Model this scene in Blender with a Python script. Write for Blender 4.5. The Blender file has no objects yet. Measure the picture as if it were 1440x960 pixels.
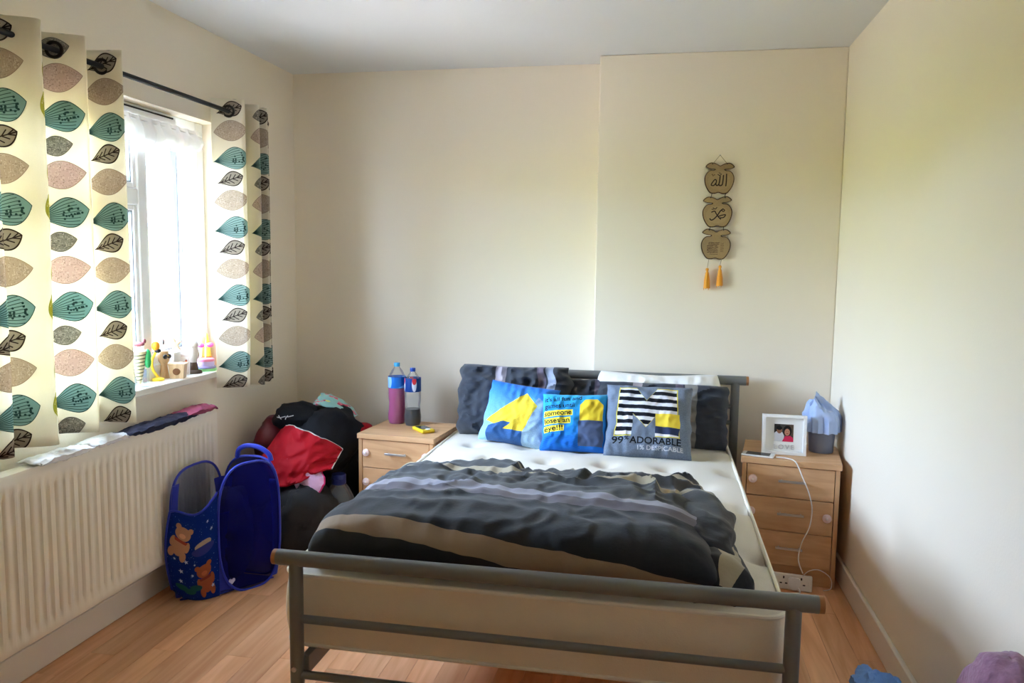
import bpy, math, random
import numpy as np
from mathutils import Vector, Matrix, noise
random.seed(7)
SC = bpy.context.scene
COL = SC.collection

# ------------------------------------------------------------------ camera
F_PX, YAW, PITCH, ROLL = 1100.4, 0.1876, -0.1003, 0.0128
CAM = Vector((2.0308, -0.1904, 1.3848))
fwd = Vector((-math.sin(YAW)*math.cos(PITCH), math.cos(YAW)*math.cos(PITCH), math.sin(PITCH)))
rgt = Vector((math.cos(YAW), math.sin(YAW), 0)); upv = rgt.cross(fwd)
rg2 = rgt*math.cos(ROLL)+upv*math.sin(ROLL); up2 = -rgt*math.sin(ROLL)+upv*math.cos(ROLL)
cd = bpy.data.cameras.new('camera'); cam = bpy.data.objects.new('camera', cd); COL.objects.link(cam)
M = Matrix((rg2, up2, -fwd)).transposed().to_4x4(); M.translation = CAM; cam.matrix_world = M
cd.sensor_fit = 'HORIZONTAL'; cd.sensor_width = 36; cd.lens = F_PX*36/1440; cd.clip_start = .03
SC.camera = cam

# ------------------------------------------------------------------ sky, sun, exposure
w = bpy.data.worlds.new('sky'); SC.world = w; w.use_nodes = True
bg = w.node_tree.nodes['Background']
bg.inputs[0].default_value = (.56, .735, 1.0, 1); bg.inputs[1].default_value = 26.0
sl = bpy.data.lights.new('sun', 'SUN'); so = bpy.data.objects.new('sun', sl); COL.objects.link(so)
sl.energy = 19; sl.color = (1, .94, .8); sl.angle = .01
so.rotation_euler = (math.radians(14), math.radians(30), 0); so.location = (4, 0, 8)
pl = bpy.data.lights.new('window_portal', 'AREA'); po = bpy.data.objects.new('window_portal', pl); COL.objects.link(po)
pl.shape = 'RECTANGLE'; pl.size = 1.13; pl.size_y = 1.69; pl.cycles.is_portal = True
po.location = (-.16, 2.325, 1.435); po.rotation_euler = (0, math.radians(-90), 0)
vs = SC.view_settings; vs.view_transform = 'Standard'; vs.look = 'None'; vs.gamma = 1; vs.use_curve_mapping = False
vs.exposure = 1.52
cy = SC.cycles; cy.use_denoising = True; cy.max_bounces = 14; cy.diffuse_bounces = 10; cy.transparent_max_bounces = 24
cy.sample_clamp_indirect = 12; cy.caustics_reflective = False; cy.caustics_refractive = False

# ------------------------------------------------------------------ materials
MATS = {}
def principled(name):
    m = bpy.data.materials.new(name); m.use_nodes = True
    nt = m.node_tree; b = nt.nodes['Principled BSDF']; return m, nt, b
def lin(c):
    return tuple(((x/255+.055)/1.055)**2.4 if x/255 > .04045 else x/255/12.92 for x in c)
def mat(name, col, rough=.6, metal=0, bump=0, bscale=60, var=0, vscale=8, spec=.4, sheen=0):
    """plain surface with fine noise colour variation and noise bump"""
    if name in MATS: return MATS[name]
    m, nt, b = principled(name); L = nt.links
    b.inputs['Roughness'].default_value = rough; b.inputs['Metallic'].default_value = metal
    b.inputs['Specular IOR Level'].default_value = spec
    if sheen: b.inputs['Sheen Weight'].default_value = sheen
    c4 = (*col, 1)
    tc = nt.nodes.new('ShaderNodeTexCoord')
    n = nt.nodes.new('ShaderNodeTexNoise'); n.inputs['Scale'].default_value = vscale; n.inputs['Detail'].default_value = 5
    L.new(tc.outputs['Object'], n.inputs['Vector'])
    mx = nt.nodes.new('ShaderNodeMix'); mx.data_type = 'RGBA'
    mx.inputs['A'].default_value = tuple(x*(1-var) for x in col)+(1,); mx.inputs['B'].default_value = tuple(min(1, x*(1+var)) for x in col)+(1,)
    L.new(n.outputs['Fac'], mx.inputs['Factor']); L.new(mx.outputs['Result'], b.inputs['Base Color'])
    if bump:
        n2 = nt.nodes.new('ShaderNodeTexNoise'); n2.inputs['Scale'].default_value = bscale; n2.inputs['Detail'].default_value = 4
        L.new(tc.outputs['Object'], n2.inputs['Vector'])
        bp = nt.nodes.new('ShaderNodeBump'); bp.inputs['Strength'].default_value = bump; bp.inputs['Distance'].default_value = .004
        L.new(n2.outputs['Fac'], bp.inputs['Height']); L.new(bp.outputs['Normal'], b.inputs['Normal'])
    MATS[name] = m; return m
def wood(name, c1, c2, axis=0, scale=1, rough=.45, rnd=0):
    m, nt, b = principled(name); L = nt.links
    tc = nt.nodes.new('ShaderNodeTexCoord'); mp = nt.nodes.new('ShaderNodeMapping')
    s = [22*scale]*3; s[axis] = 1.6*scale; mp.inputs['Scale'].default_value = s
    oi = nt.nodes.new('ShaderNodeObjectInfo')
    ad = nt.nodes.new('ShaderNodeVectorMath'); ad.operation = 'ADD'
    ml = nt.nodes.new('ShaderNodeMath'); ml.operation = 'MULTIPLY'; ml.inputs[1].default_value = 37 if rnd else 0
    L.new(oi.outputs['Random'], ml.inputs[0]); L.new(tc.outputs['Object'], ad.inputs[0]); L.new(ml.outputs[0], ad.inputs[1])
    L.new(ad.outputs[0], mp.inputs['Vector'])
    n = nt.nodes.new('ShaderNodeTexNoise'); n.inputs['Scale'].default_value = 1.4; n.inputs['Detail'].default_value = 6
    n.inputs['Distortion'].default_value = .8
    L.new(mp.outputs['Vector'], n.inputs['Vector'])
    cr = nt.nodes.new('ShaderNodeValToRGB'); e = cr.color_ramp.elements
    e[0].position = .3; e[0].color = (*c1, 1); e[1].position = .7; e[1].color = (*c2, 1)
    L.new(n.outputs['Fac'], cr.inputs['Fac'])
    hs = nt.nodes.new('ShaderNodeHueSaturation'); mr = nt.nodes.new('ShaderNodeMapRange')
    mr.inputs['To Min'].default_value = 1-rnd; mr.inputs['To Max'].default_value = 1+rnd
    L.new(oi.outputs['Random'], mr.inputs['Value']); L.new(mr.outputs['Result'], hs.inputs['Value'])
    L.new(cr.outputs['Color'], hs.inputs['Color']); L.new(hs.outputs['Color'], b.inputs['Base Color'])
    b.inputs['Roughness'].default_value = rough; b.inputs['Specular IOR Level'].default_value = .4
    return m
def ramp_mat(name, stops, axis, rough=.9, bump=.25, wob=0, sheen=.15):
    """cloth with woven-in stripes: constant colour ramp along one UV axis"""
    m, nt, b = principled(name); L = nt.links
    tc = nt.nodes.new('ShaderNodeTexCoord'); sp = nt.nodes.new('ShaderNodeSeparateXYZ'); L.new(tc.outputs['UV'], sp.inputs[0])
    cr = nt.nodes.new('ShaderNodeValToRGB'); cr.color_ramp.interpolation = 'CONSTANT'; e = cr.color_ramp.elements
    e[0].position = 0; e[0].color = (*stops[0][1], 1); e[1].position = stops[1][0]; e[1].color = (*stops[1][1], 1)
    for p, c in stops[2:]:
        k = e.new(p); k.color = (*c, 1)
    L.new(sp.outputs[axis], cr.inputs['Fac']); L.new(cr.outputs['Color'], b.inputs['Base Color'])
    b.inputs['Roughness'].default_value = rough; b.inputs['Sheen Weight'].default_value = sheen; b.inputs['Specular IOR Level'].default_value = .2
    n2 = nt.nodes.new('ShaderNodeTexNoise'); n2.inputs['Scale'].default_value = 90; n2.inputs['Detail'].default_value = 5
    L.new(tc.outputs['Object'], n2.inputs['Vector'])
    bp = nt.nodes.new('ShaderNodeBump'); bp.inputs['Strength'].default_value = bump; bp.inputs['Distance'].default_value = .003
    L.new(n2.outputs['Fac'], bp.inputs['Height']); L.new(bp.outputs['Normal'], b.inputs['Normal'])
    return m
def glass(name, tint=(1, 1, 1), body=0, bodycol=(1, 1, 1)):
    m = bpy.data.materials.new(name); m.use_nodes = True; nt = m.node_tree; nt.nodes.clear(); L = nt.links
    o = nt.nodes.new('ShaderNodeOutputMaterial'); t = nt.nodes.new('ShaderNodeBsdfTransparent'); g = nt.nodes.new('ShaderNodeBsdfGlossy')
    t.inputs[0].default_value = (*tint, 1); g.inputs['Roughness'].default_value = .03
    lw = nt.nodes.new('ShaderNodeLayerWeight'); lw.inputs['Blend'].default_value = .25
    mr = nt.nodes.new('ShaderNodeMath'); mr.operation = 'MULTIPLY'; mr.inputs[1].default_value = .55; L.new(lw.outputs['Fresnel'], mr.inputs[0])
    mx = nt.nodes.new('ShaderNodeMixShader'); L.new(mr.outputs[0], mx.inputs[0]); L.new(t.outputs[0], mx.inputs[1]); L.new(g.outputs[0], mx.inputs[2])
    last = mx
    if body:
        d = nt.nodes.new('ShaderNodeBsdfDiffuse'); d.inputs[0].default_value = (*bodycol, 1)
        m2 = nt.nodes.new('ShaderNodeMixShader'); m2.inputs[0].default_value = body
        L.new(mx.outputs[0], m2.inputs[1]); L.new(d.outputs[0], m2.inputs[2]); last = m2
    L.new(last.outputs[0], o.inputs[0]); return m
def sheer(name, col, trans, transl=.4, img=None, weave=0):
    """thin cloth: diffuse + translucent + see-through share"""
    m = bpy.data.materials.new(name); m.use_nodes = True; nt = m.node_tree; nt.nodes.clear(); L = nt.links
    o = nt.nodes.new('ShaderNodeOutputMaterial'); d = nt.nodes.new('ShaderNodeBsdfDiffuse'); tl = nt.nodes.new('ShaderNodeBsdfTranslucent')
    d.inputs[0].default_value = (*col, 1); tl.inputs[0].default_value = (*col, 1)
    if img:
        ti = nt.nodes.new('ShaderNodeTexImage'); ti.image = img; ti.extension = 'REPEAT'
        L.new(ti.outputs[0], d.inputs[0]); L.new(ti.outputs[0], tl.inputs[0])
    mx = nt.nodes.new('ShaderNodeMixShader'); mx.inputs[0].default_value = transl
    L.new(d.outputs[0], mx.inputs[1]); L.new(tl.outputs[0], mx.inputs[2]); last = mx
    if trans:
        t = nt.nodes.new('ShaderNodeBsdfTransparent'); m2 = nt.nodes.new('ShaderNodeMixShader'); m2.inputs[0].default_value = trans
        L.new(mx.outputs[0], m2.inputs[1]); L.new(t.outputs[0], m2.inputs[2]); last = m2
    L.new(last.outputs[0], o.inputs[0]); return m
def img_mat(name, img, rough=.85, bump=.2, sheen=.1):
    m, nt, b = principled(name); L = nt.links
    ti = nt.nodes.new('ShaderNodeTexImage'); ti.image = img; L.new(ti.outputs[0], b.inputs['Base Color'])
    b.inputs['Roughness'].default_value = rough; b.inputs['Sheen Weight'].default_value = sheen; b.inputs['Specular IOR Level'].default_value = .25
    if bump:
        tc = nt.nodes.new('ShaderNodeTexCoord'); n2 = nt.nodes.new('ShaderNodeTexNoise'); n2.inputs['Scale'].default_value = 120
        L.new(tc.outputs['Object'], n2.inputs['Vector'])
        bp = nt.nodes.new('ShaderNodeBump'); bp.inputs['Strength'].default_value = bump; bp.inputs['Distance'].default_value = .002
        L.new(n2.outputs['Fac'], bp.inputs['Height']); L.new(bp.outputs['Normal'], b.inputs['Normal'])
    return m

# ------------------------------------------------------------------ flat prints drawn in numpy
class Canvas:
    def __init__(s, W, H, col): s.W, s.H = W, H; s.a = np.ones((H, W, 3))*np.array(col)/255.
    def _put(s, x0, y0, cov, col, al=1):
        h, w_ = cov.shape; c = (cov*al)[..., None]
        s.a[y0:y0+h, x0:x0+w_] = s.a[y0:y0+h, x0:x0+w_]*(1-c)+np.array(col)/255.*c
    def _box(s, P, pad):
        x0 = max(0, int(P[:, 0].min()-pad)); x1 = min(s.W, int(P[:, 0].max()+pad)+2)
        y0 = max(0, int(P[:, 1].min()-pad)); y1 = min(s.H, int(P[:, 1].max()+pad)+2); return x0, x1, y0, y1
    def poly(s, pts, col, al=1, mask=None):
        P = np.array(pts, float); x0, x1, y0, y1 = s._box(P, 1)
        if x1 <= x0 or y1 <= y0: return
        cov = np.zeros((y1-y0, x1-x0))
        for ox in (.25, .75):
            for oy in (.25, .75):
                X, Y = np.meshgrid(np.arange(x0, x1)+ox, np.arange(y0, y1)+oy); ins = np.zeros(X.shape, bool)
                for i in range(len(P)):
                    (xa, ya), (xb, yb) = P[i-1], P[i]
                    if ya == yb: continue
                    ins ^= ((ya > Y) != (yb > Y)) & (X < (xb-xa)*(Y-ya)/(yb-ya)+xa)
                cov += ins*.25
        if mask is not None: cov = cov*mask(x0, x1, y0, y1)
        s._put(x0, y0, cov, col, al); return cov
    def stroke(s, pts, wd, col, al=1):
        P = np.array(pts, float); x0, x1, y0, y1 = s._box(P, wd+1)
        if x1 <= x0 or y1 <= y0: return
        X, Y = np.meshgrid(np.arange(x0, x1)+.5, np.arange(y0, y1)+.5); D = np.full(X.shape, 1e9)
        for i in range(len(P)-1):
            a, b = P[i], P[i+1]; d = b-a; l = d@d+1e-9
            t = np.clip(((X-a[0])*d[0]+(Y-a[1])*d[1])/l, 0, 1)
            D = np.minimum(D, np.hypot(X-a[0]-t*d[0], Y-a[1]-t*d[1]))
        s._put(x0, y0, np.clip(wd/2-D+.5, 0, 1), col, al)
    def ell(s, cx, cy, rx, ry, col, al=1, rot=0):
        t = np.linspace(0, 2*math.pi, 40, endpoint=False); c, n = math.cos(rot), math.sin(rot)
        s.poly([(cx+rx*math.cos(q)*c-ry*math.sin(q)*n, cy+rx*math.cos(q)*n+ry*math.sin(q)*c) for q in t], col, al)
    def text(s, st, x, y, h, col, bold=0, width=None, rot=0, al=1):
        cu = bpy.data.curves.new('t', 'FONT'); cu.body = st; cu.size = 1; cu.offset = bold
        o = bpy.data.objects.new('t', cu); COL.objects.link(o); bpy.context.view_layer.update()
        me = o.evaluated_get(bpy.context.evaluated_depsgraph_get()).to_mesh(); me.calc_loop_triangles()
        V = np.array([v.co[:2] for v in me.vertices]); T = [tuple(t.vertices) for t in me.loop_triangles]
        o.evaluated_get(bpy.context.evaluated_depsgraph_get()).to_mesh_clear(); bpy.data.objects.remove(o); bpy.data.curves.remove(cu)
        V[:, 0] -= V[:, 0].min(); sc_y = h/.73; sc_x = sc_y if width is None else width/max(V[:, 0].max(), 1e-6)
        V = V*[sc_x, sc_y]; c, n = math.cos(rot), math.sin(rot)
        V = np.stack([x+V[:, 0]*c-V[:, 1]*n, y+V[:, 0]*n+V[:, 1]*c], 1)
        cov = np.zeros((s.H, s.W))
        for t in T:
            P = V[list(t)]; x0, x1, y0, y1 = s._box(P, 1)
            if x1 <= x0 or y1 <= y0: continue
            A, B, C_ = P; den = (B[0]-A[0])*(C_[1]-A[1])-(B[1]-A[1])*(C_[0]-A[0])
            if abs(den) < 1e-9: continue
            for ox in (.25, .75):
                for oy in (.25, .75):
                    X, Y = np.meshgrid(np.arange(x0, x1)+ox, np.arange(y0, y1)+oy)
                    w1 = ((X-A[0])*(C_[1]-A[1])-(Y-A[1])*(C_[0]-A[0]))/den; w2 = ((B[0]-A[0])*(Y-A[1])-(B[1]-A[1])*(X-A[0]))/den
                    cov[y0:y1, x0:x1] += ((w1 >= 0) & (w2 >= 0) & (w1+w2 <= 1))*.25
        s._put(0, 0, np.clip(cov, 0, 1), col, al)
    def speckle(s, amt, seed=0, blk=1):
        r = np.random.RandomState(seed); n = r.rand(s.H//blk+1, s.W//blk+1); n = np.kron(n, np.ones((blk, blk)))[:s.H, :s.W]
        s.a = np.clip(s.a*(1+amt*(n[..., None]-.5)), 0, 1)
    def image(s, name):
        im = bpy.data.images.new(name, s.W, s.H); px = np.ones((s.H, s.W, 4), np.float32); px[..., :3] = np.clip(s.a, 0, 1)
        im.pixels.foreach_set(px.ravel()); im.update(); im.pack(); return im

# ------------------------------------------------------------------ mesh builder
ORG = {}
class MB:
    def __init__(s): s.v, s.f, s.uv = [], [], []
    def add(s, V, Fc, UV=None):
        k = len(s.v); s.v += [tuple(p) for p in V]
        for i, f in enumerate(Fc):
            s.f.append([k+a for a in f]); s.uv.append([UV[a] for a in f] if UV else [(0, 0)]*len(f))
        return s
    def box(s, x0, x1, y0, y1, z0, z1, T=None):
        V = [Vector((x, y, z)) for z in (z0, z1) for y in (y0, y1) for x in (x0, x1)]
        if T: V = [T @ p for p in V]
        return s.add(V, [(0, 2, 3, 1), (4, 5, 7, 6), (0, 1, 5, 4), (2, 6, 7, 3), (0, 4, 6, 2), (1, 3, 7, 5)])
    def tube(s, pts, r, n=12, cap=True, closed=False):
        P = [Vector(p) for p in pts]; N = len(P); rs = r if isinstance(r, (list, tuple)) else [r]*N; V = []; prev = None
        for i, p in enumerate(P):
            if closed: t = (P[(i+1) % N]-P[i-1])
            else: t = P[min(i+1, N-1)]-P[max(i-1, 0)]
            t = t.normalized() if t.length > 1e-9 else Vector((0, 0, 1))
            if prev is None:
                a = Vector((0, 0, 1)) if abs(t.z) < .9 else Vector((1, 0, 0)); u = t.cross(a).normalized()
            else:
                u = (prev-t*prev.dot(t)); u = u.normalized() if u.length > 1e-6 else t.orthogonal().normalized()
            prev = u; w_ = t.cross(u)
            for k in range(n):
                q = 2*math.pi*k/n; V.append(p+u*rs[i]*math.cos(q)+w_*rs[i]*math.sin(q))
        Fc = []
        for i in range(N if closed else N-1):
            j = (i+1) % N
            for k in range(n):
                Fc.append((i*n+k, i*n+(k+1) % n, j*n+(k+1) % n, j*n+k))
        if cap and not closed: Fc += [tuple(range(n))[::-1], tuple((N-1)*n+k for k in range(n))]
        return s.add(V, Fc)
    def lathe(s, prof, c, n=24, T=None, uv=False):
        V = []; UV = []
        for i, (r, z) in enumerate(prof):
            for k in range(n+1):
                q = 2*math.pi*k/n; p = Vector((r*math.cos(q), r*math.sin(q), z)); p = T @ p if T else p
                V.append(p+Vector(c)); UV.append((k/n, i/(len(prof)-1)))
        Fc = [(i*(n+1)+k, i*(n+1)+k+1, (i+1)*(n+1)+k+1, (i+1)*(n+1)+k) for i in range(len(prof)-1) for k in range(n)]
        return s.add(V, Fc, UV)
    def grid(s, fn, nu, nv, flip=False):
        V = []; UV = []
        for j in range(nv+1):
            for i in range(nu+1):
                u, v = i/nu, j/nv; V.append(fn(u, v)); UV.append((u, v))
        Fc = []
        for j in range(nv):
            for i in range(nu):
                a = j*(nu+1)+i; q = (a, a+1, a+nu+2, a+nu+1); Fc.append(q[::-1] if flip else q)
        return s.add(V, Fc, UV)
    def prism(s, poly, T, d):
        """outline polygon (x,z) extruded along local y by d, front at y=0; transformed by T"""
        n = len(poly); V = [T @ Vector((x, 0, z)) for x, z in poly]+[T @ Vector((x, d, z)) for x, z in poly]
        X = [p[0] for p in poly]; Z = [p[1] for p in poly]; w_, h = max(X)-min(X), max(Z)-min(Z)
        UV = [((x-min(X))/w_, (z-min(Z))/h) for x, z in poly]*2
        return s.add(V, [tuple(range(n)), tuple(range(2*n-1, n-1, -1))]+[(i, n+i, n+(i+1) % n, (i+1) % n) for i in range(n)], UV)
    def ball(s, c, r, n=16, m=10):
        r = r if isinstance(r, (tuple, list)) else (r, r, r)
        return s.grid(lambda u, v: Vector((c[0]+r[0]*math.cos(2*math.pi*u)*math.sin(math.pi*v), c[1]+r[1]*math.sin(2*math.pi*u)*math.sin(math.pi*v), c[2]-r[2]*math.cos(math.pi*v))), n, m)
    def build(s, name, material, parent=None, bevel=0, smooth=True, weld=False, sub=0, solid=0, seg=2):
        org = ORG[parent.name] if parent else Vector((0, 0, 0))
        if not parent:
            A = np.array(s.v); org = Vector(((A[:, 0].min()+A[:, 0].max())/2, (A[:, 1].min()+A[:, 1].max())/2, A[:, 2].min()))
        me = bpy.data.meshes.new(name); me.from_pydata([tuple(Vector(p)-org) for p in s.v], [], s.f)
        ul = me.uv_layers.new(name='UVMap'); ul.data.foreach_set('uv', [c for f in s.uv for q in f for c in q])
        if smooth: me.polygons.foreach_set('use_smooth', [True]*len(me.polygons))
        me.materials.append(material); me.update()
        o = bpy.data.objects.new(name, me); COL.objects.link(o)
        if parent: o.parent = parent
        else: o.location = org
        if weld:
            md = o.modifiers.new('weld', 'WELD'); md.merge_threshold = 1e-5
        if solid:
            md = o.modifiers.new('solid', 'SOLIDIFY'); md.thickness = solid; md.offset = 0
        if bevel:
            md = o.modifiers.new('bevel', 'BEVEL'); md.width = bevel; md.segments = seg; md.limit_method = 'ANGLE'; md.angle_limit = .6
            md.harden_normals = True
        if sub:
            md = o.modifiers.new('sub', 'SUBSURF'); md.levels = md.render_levels = sub
        if smooth and not bevel: me.set_sharp_from_angle(angle=math.radians(40))
        ORG[o.name] = org; return o
def tag(o, label, cat, group=None, kind=None):
    o['label'] = label; o['category'] = cat
    if group: o['group'] = group
    if kind: o['kind'] = kind
    return o
def thing(name, loc, label, cat, group=None):
    o = bpy.data.objects.new(name, None); COL.objects.link(o); o.location = loc; o.empty_display_size = .05
    ORG[o.name] = Vector(loc); return tag(o, label, cat, group)
def struct(o): o['kind'] = 'structure'; return o
def TR(loc, rz=0, rx=0, ry=0):
    return Matrix.Translation(loc) @ Matrix.Rotation(rz, 4, 'Z') @ Matrix.Rotation(rx, 4, 'X') @ Matrix.Rotation(ry, 4, 'Y')
def smooth_path(P, n=8, closed=False):
    P = [Vector(p) for p in P]; N = len(P); out = []
    rng = range(N if closed else N-1)
    for i in rng:
        if closed: a, b, c, d = P[i-1], P[i], P[(i+1) % N], P[(i+2) % N]
        else: a, b, c, d = P[max(i-1, 0)], P[i], P[i+1], P[min(i+2, N-1)]
        for k in range(n):
            t = k/n; out.append(.5*((2*b)+(c-a)*t+(2*a-5*b+4*c-d)*t*t+(3*b-a-3*c+d)*t**3))
    if not closed: out.append(P[-1])
    return out
def fbm(x, y, z=0, o=3):
    return noise.fractal(Vector((x, y, z)), 1.0, 2.0, o)
def ridge(x, y, z=0): return 1-2*abs(noise.noise(Vector((x, y, z))))

# colours / shared materials
WALL = mat('cream_wall_paint', (.84, .76, .635), .75, bump=.12, bscale=120, var=.015, vscale=3, spec=.3)
CEIL = mat('white_ceiling_paint', (.70, .70, .70), .9, bump=.15, bscale=70, var=.015, vscale=3)
GLOSSW = mat('white_gloss_paint', (.82, .79, .72), .35, var=.02)
UPVC = mat('white_upvc', (.85, .86, .87), .3)
RADW = mat('cream_enamel', (.88, .83, .72), .3, var=.01)
STEEL = mat('grey_powder_coat', (.19, .2, .195), .38, metal=.35, bump=.05, bscale=300, var=.05)
BEECH = wood('beech_veneer', lin((192, 148, 106)), lin((214, 172, 130)), 0, .9)
BEECHV = wood('beech_veneer_edge', lin((188, 144, 104)), lin((206, 164, 122)), 2, .9)
SILV = mat('satin_silver', (.62, .62, .63), .3, metal=.9)
BLACK = mat('matt_black', (.012, .012, .014), .5)
FLOORW = wood('laminate_oak', lin((208, 150, 106)), lin((234, 184, 142)), 1, .8, .32, .12)
WHITEP = mat('white_plastic', (.82, .82, .8), .35)

# ------------------------------------------------------------------ room shell
H, W_, YB, YC, XC, YF = 2.4, 2.8506, 3.9347, 3.7728, 1.7006, -.5
WY0, WY1, WZ0, WZ1 = 1.48, 3.17, .87, 2.0
m = MB(); m.box(-.32, 0, YF-.1, WY0, -.1, H+.1); m.box(-.32, 0, WY1, YB+.1, -.1, H+.1); m.box(-.32, 0, WY0, WY1, -.1, WZ0-.03); m.box(-.32, 0, WY0, WY1, WZ1, H+.1)
wl = struct(m.build('wall_left', WALL, smooth=False))
struct(MB().box(0, W_, YB, YB+.1, -.1, H+.1).build('wall_back', WALL, smooth=False))
struct(MB().box(XC, W_, YC, YB, -.02, H).build('wall_chimney', WALL, bevel=.006))
struct(MB().box(W_, W_+.1, YF-.1, YB+.1, -.1, H+.1).build('wall_right', WALL, smooth=False))
struct(MB().box(0, W_, YF-.1, YF, -.1, H+.1).build('wall_front', WALL, smooth=False))
struct(MB().box(0, W_, YF, YB, H, H+.1).build('ceiling', CEIL, smooth=False))
fl = struct(MB().box(0, W_, YF, YB, -.08, -.012).build('floor', mat('dark_joint', (.12, .07, .045), .8), smooth=False))
# laminate strips, each a piece of its own
PW, PL = .095, .92
strip = None; nrow = int(math.ceil(W_/PW))
for i in range(nrow):
    off = random.uniform(0, PL); y = YF-off
    while y < YB:
        y0, y1 = max(y, YF), min(y+PL, YB); y += PL
        if y1-y0 < .02: continue
        x0, x1 = i*PW, min((i+1)*PW, W_)
        full = (y1-y0 > PL-.001 and x1-x0 > PW-.001)
        if full and strip is not None:
            o = strip.copy(); COL.objects.link(o); o.parent = fl
            o.location = Vector(((x0+x1)/2, (y0+y1)/2, -.012))-ORG['floor']
        else:
            hx, hy = (x1-x0)/2-.0005, (y1-y0)/2-.0006
            mm = MB().box(-hx, hx, -hy, hy, 0, .012); ORG['_'] = Vector((0, 0, 0))
            me = bpy.data.meshes.new('plank'); me.from_pydata(mm.v, [], mm.f); me.materials.append(FLOORW)
            o = bpy.data.objects.new('plank', me); COL.objects.link(o); o.parent = fl
            o.location = Vector(((x0+x1)/2, (y0+y1)/2, -.012))-ORG['floor']
            if full: strip = o
def board(name, x0, x1, y0, y1, h=.105):
    return struct(MB().box(x0, x1, y0, y1, 0, h).build(name, GLOSSW, bevel=.006))
board('baseboard_left', 0, .018, YF, YB); board('baseboard_right', W_-.018, W_, YF, YC)
board('baseboard_back', .018, XC, YB-.018, YB); board('baseboard_chimney', XC, W_-.018, YC-.018, YC)
# outer brick reveal beside the open casement
BR = mat('red_brick', lin((196, 110, 84)), .9, bump=.5, bscale=80, var=.2, vscale=20)
br0 = None
for k in range(15):
    if br0 is None:
        me = bpy.data.meshes.new('brick'); mm = MB().box(-.075, .075, -.008, .008, 0, .064); me.from_pydata(mm.v, [], mm.f); me.materials.append(BR)
        o = br0 = bpy.data.objects.new('brick', me)
    else: o = br0.copy()
    COL.objects.link(o); o.parent = wl; o.location = Vector((-.235 if k % 2 else -.24, WY1-.004, WZ0+.005+k*.075))-ORG['wall_left']

# ------------------------------------------------------------------ window
FX0, FX1 = -.135, -.075
m = MB(); m.box(FX0, FX1, WY0, WY0+.06, WZ0, WZ1); m.box(FX0, FX1, WY1-.06, WY1, WZ0, WZ1); m.box(FX0, FX1, WY0+.06, WY1-.06, WZ0, WZ0+.06); m.box(FX0, FX1, WY0+.06, WY1-.06, WZ1-.06, WZ1)
win = struct(m.build('window_1', UPVC, bevel=.005))
m = MB(); m.box(FX0, FX1, 2.698, 2.752, WZ0+.06, WZ1-.06); m.build('mullion', UPVC, win, bevel=.006)
m = MB(); m.box(FX0, FX1, 1.915, 1.985, WZ0+.06, WZ1-.06); m.build('mullion', UPVC, win, bevel=.006)
m = MB(); m.box(FX0, FX1, 1.985, 2.698, 1.60, 1.665); m.build('transom', UPVC, win, bevel=.006)
GL = glass('window_glass'); GASK = mat('grey_gasket', (.10, .11, .12), .7)
def sash(y0, y1, z0, z1, hinge=None, ang=0, axis='Z', fr=.052):
    T = Matrix.Identity(4)
    if hinge: T = Matrix.Translation(hinge) @ Matrix.Rotation(ang, 4, axis) @ Matrix.Translation(-Vector(hinge))
    m = MB()
    for a in ((y0, y0+fr, z0, z1), (y1-fr, y1, z0, z1), (y0+fr, y1-fr, z0, z0+fr), (y0+fr, y1-fr, z1-fr, z1)):
        m.box(-.128, -.082, *a, T=T)
    s = m.build('casement', UPVC, win, bevel=.005)
    g = MB(); e = fr-.004
    for a in ((y0+e, y0+fr+.004, z0+e, z1-e), (y1-fr-.004, y1-e, z0+e, z1-e), (y0+fr, y1-fr, z0+e, z0+fr+.004), (y0+fr, y1-fr, z1-fr-.004, z1-e)):
        g.box(-.12, -.09, *a, T=T)
    g.build('gasket', GASK, s, smooth=False)
    MB().box(-.107, -.103, y0+fr, y1-fr, z0+fr, z1-fr, T=T).build('pane', GL, s, smooth=False)
    return s, T
sash(1.987, 2.697, 1.667, WZ1-.062, fr=.022); sash(1.987, 2.697, WZ0+.062, 1.598, fr=.022)
sash(1.542, 1.913, WZ0+.062, WZ1-.062)
s, T = sash(2.722, 3.108, WZ0+.062, WZ1-.062, (-.150, 2.722, 1.4), math.radians(9), fr=.048)
m = MB(); m.box(-.082, -.066, 3.076, 3.092, 1.40, 1.45, T=T); m.box(-.07, -.058, 3.073, 3.094, 1.34, 1.44, T=T); m.build('handle', UPVC, s, bevel=.003)
# trickle vent under the head
m = MB(); m.box(-.075, -.05, 2.45, 2.93, 1.952, 1.985); v = m.build('trickle_vent', UPVC, win, bevel=.004)
MB().box(-.0505, -.049, 2.47, 2.91, 1.976, 1.983).build('vent_slot', BLACK, v, smooth=False)
sill = struct(MB().box(-.135, .03, WY0-.0, WY1, WZ0-.03, WZ0).build('trim_1', GLOSSW, bevel=.006))

# ------------------------------------------------------------------ outdoors: lawn and hedge
struct(MB().box(-60, -.4, -30, 40, -2.9, -2.8).build('ground', mat('pale_paving', (.42, .355, .31), .95, var=.2, vscale=2), smooth=False))
hg = MB()
hg.grid(lambda u, v: Vector((-15+1.3*math.cos(2*math.pi*v)+.5*fbm(u*30, v*6, 1), -28+64*u, -.4+(2.6+.7*fbm(u*14, 1, 2))*math.sin(2*math.pi*v)+.4*fbm(u*30, v*6, 7))), 160, 20)
hd = hg.build('hedge', mat('hedge_leaves', (.34, .33, .08), .9, bump=1, bscale=15, var=.3, vscale=5)); tag(hd, 'tall sunlit green hedge outside beyond the window', 'hedge', kind='stuff')

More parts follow.
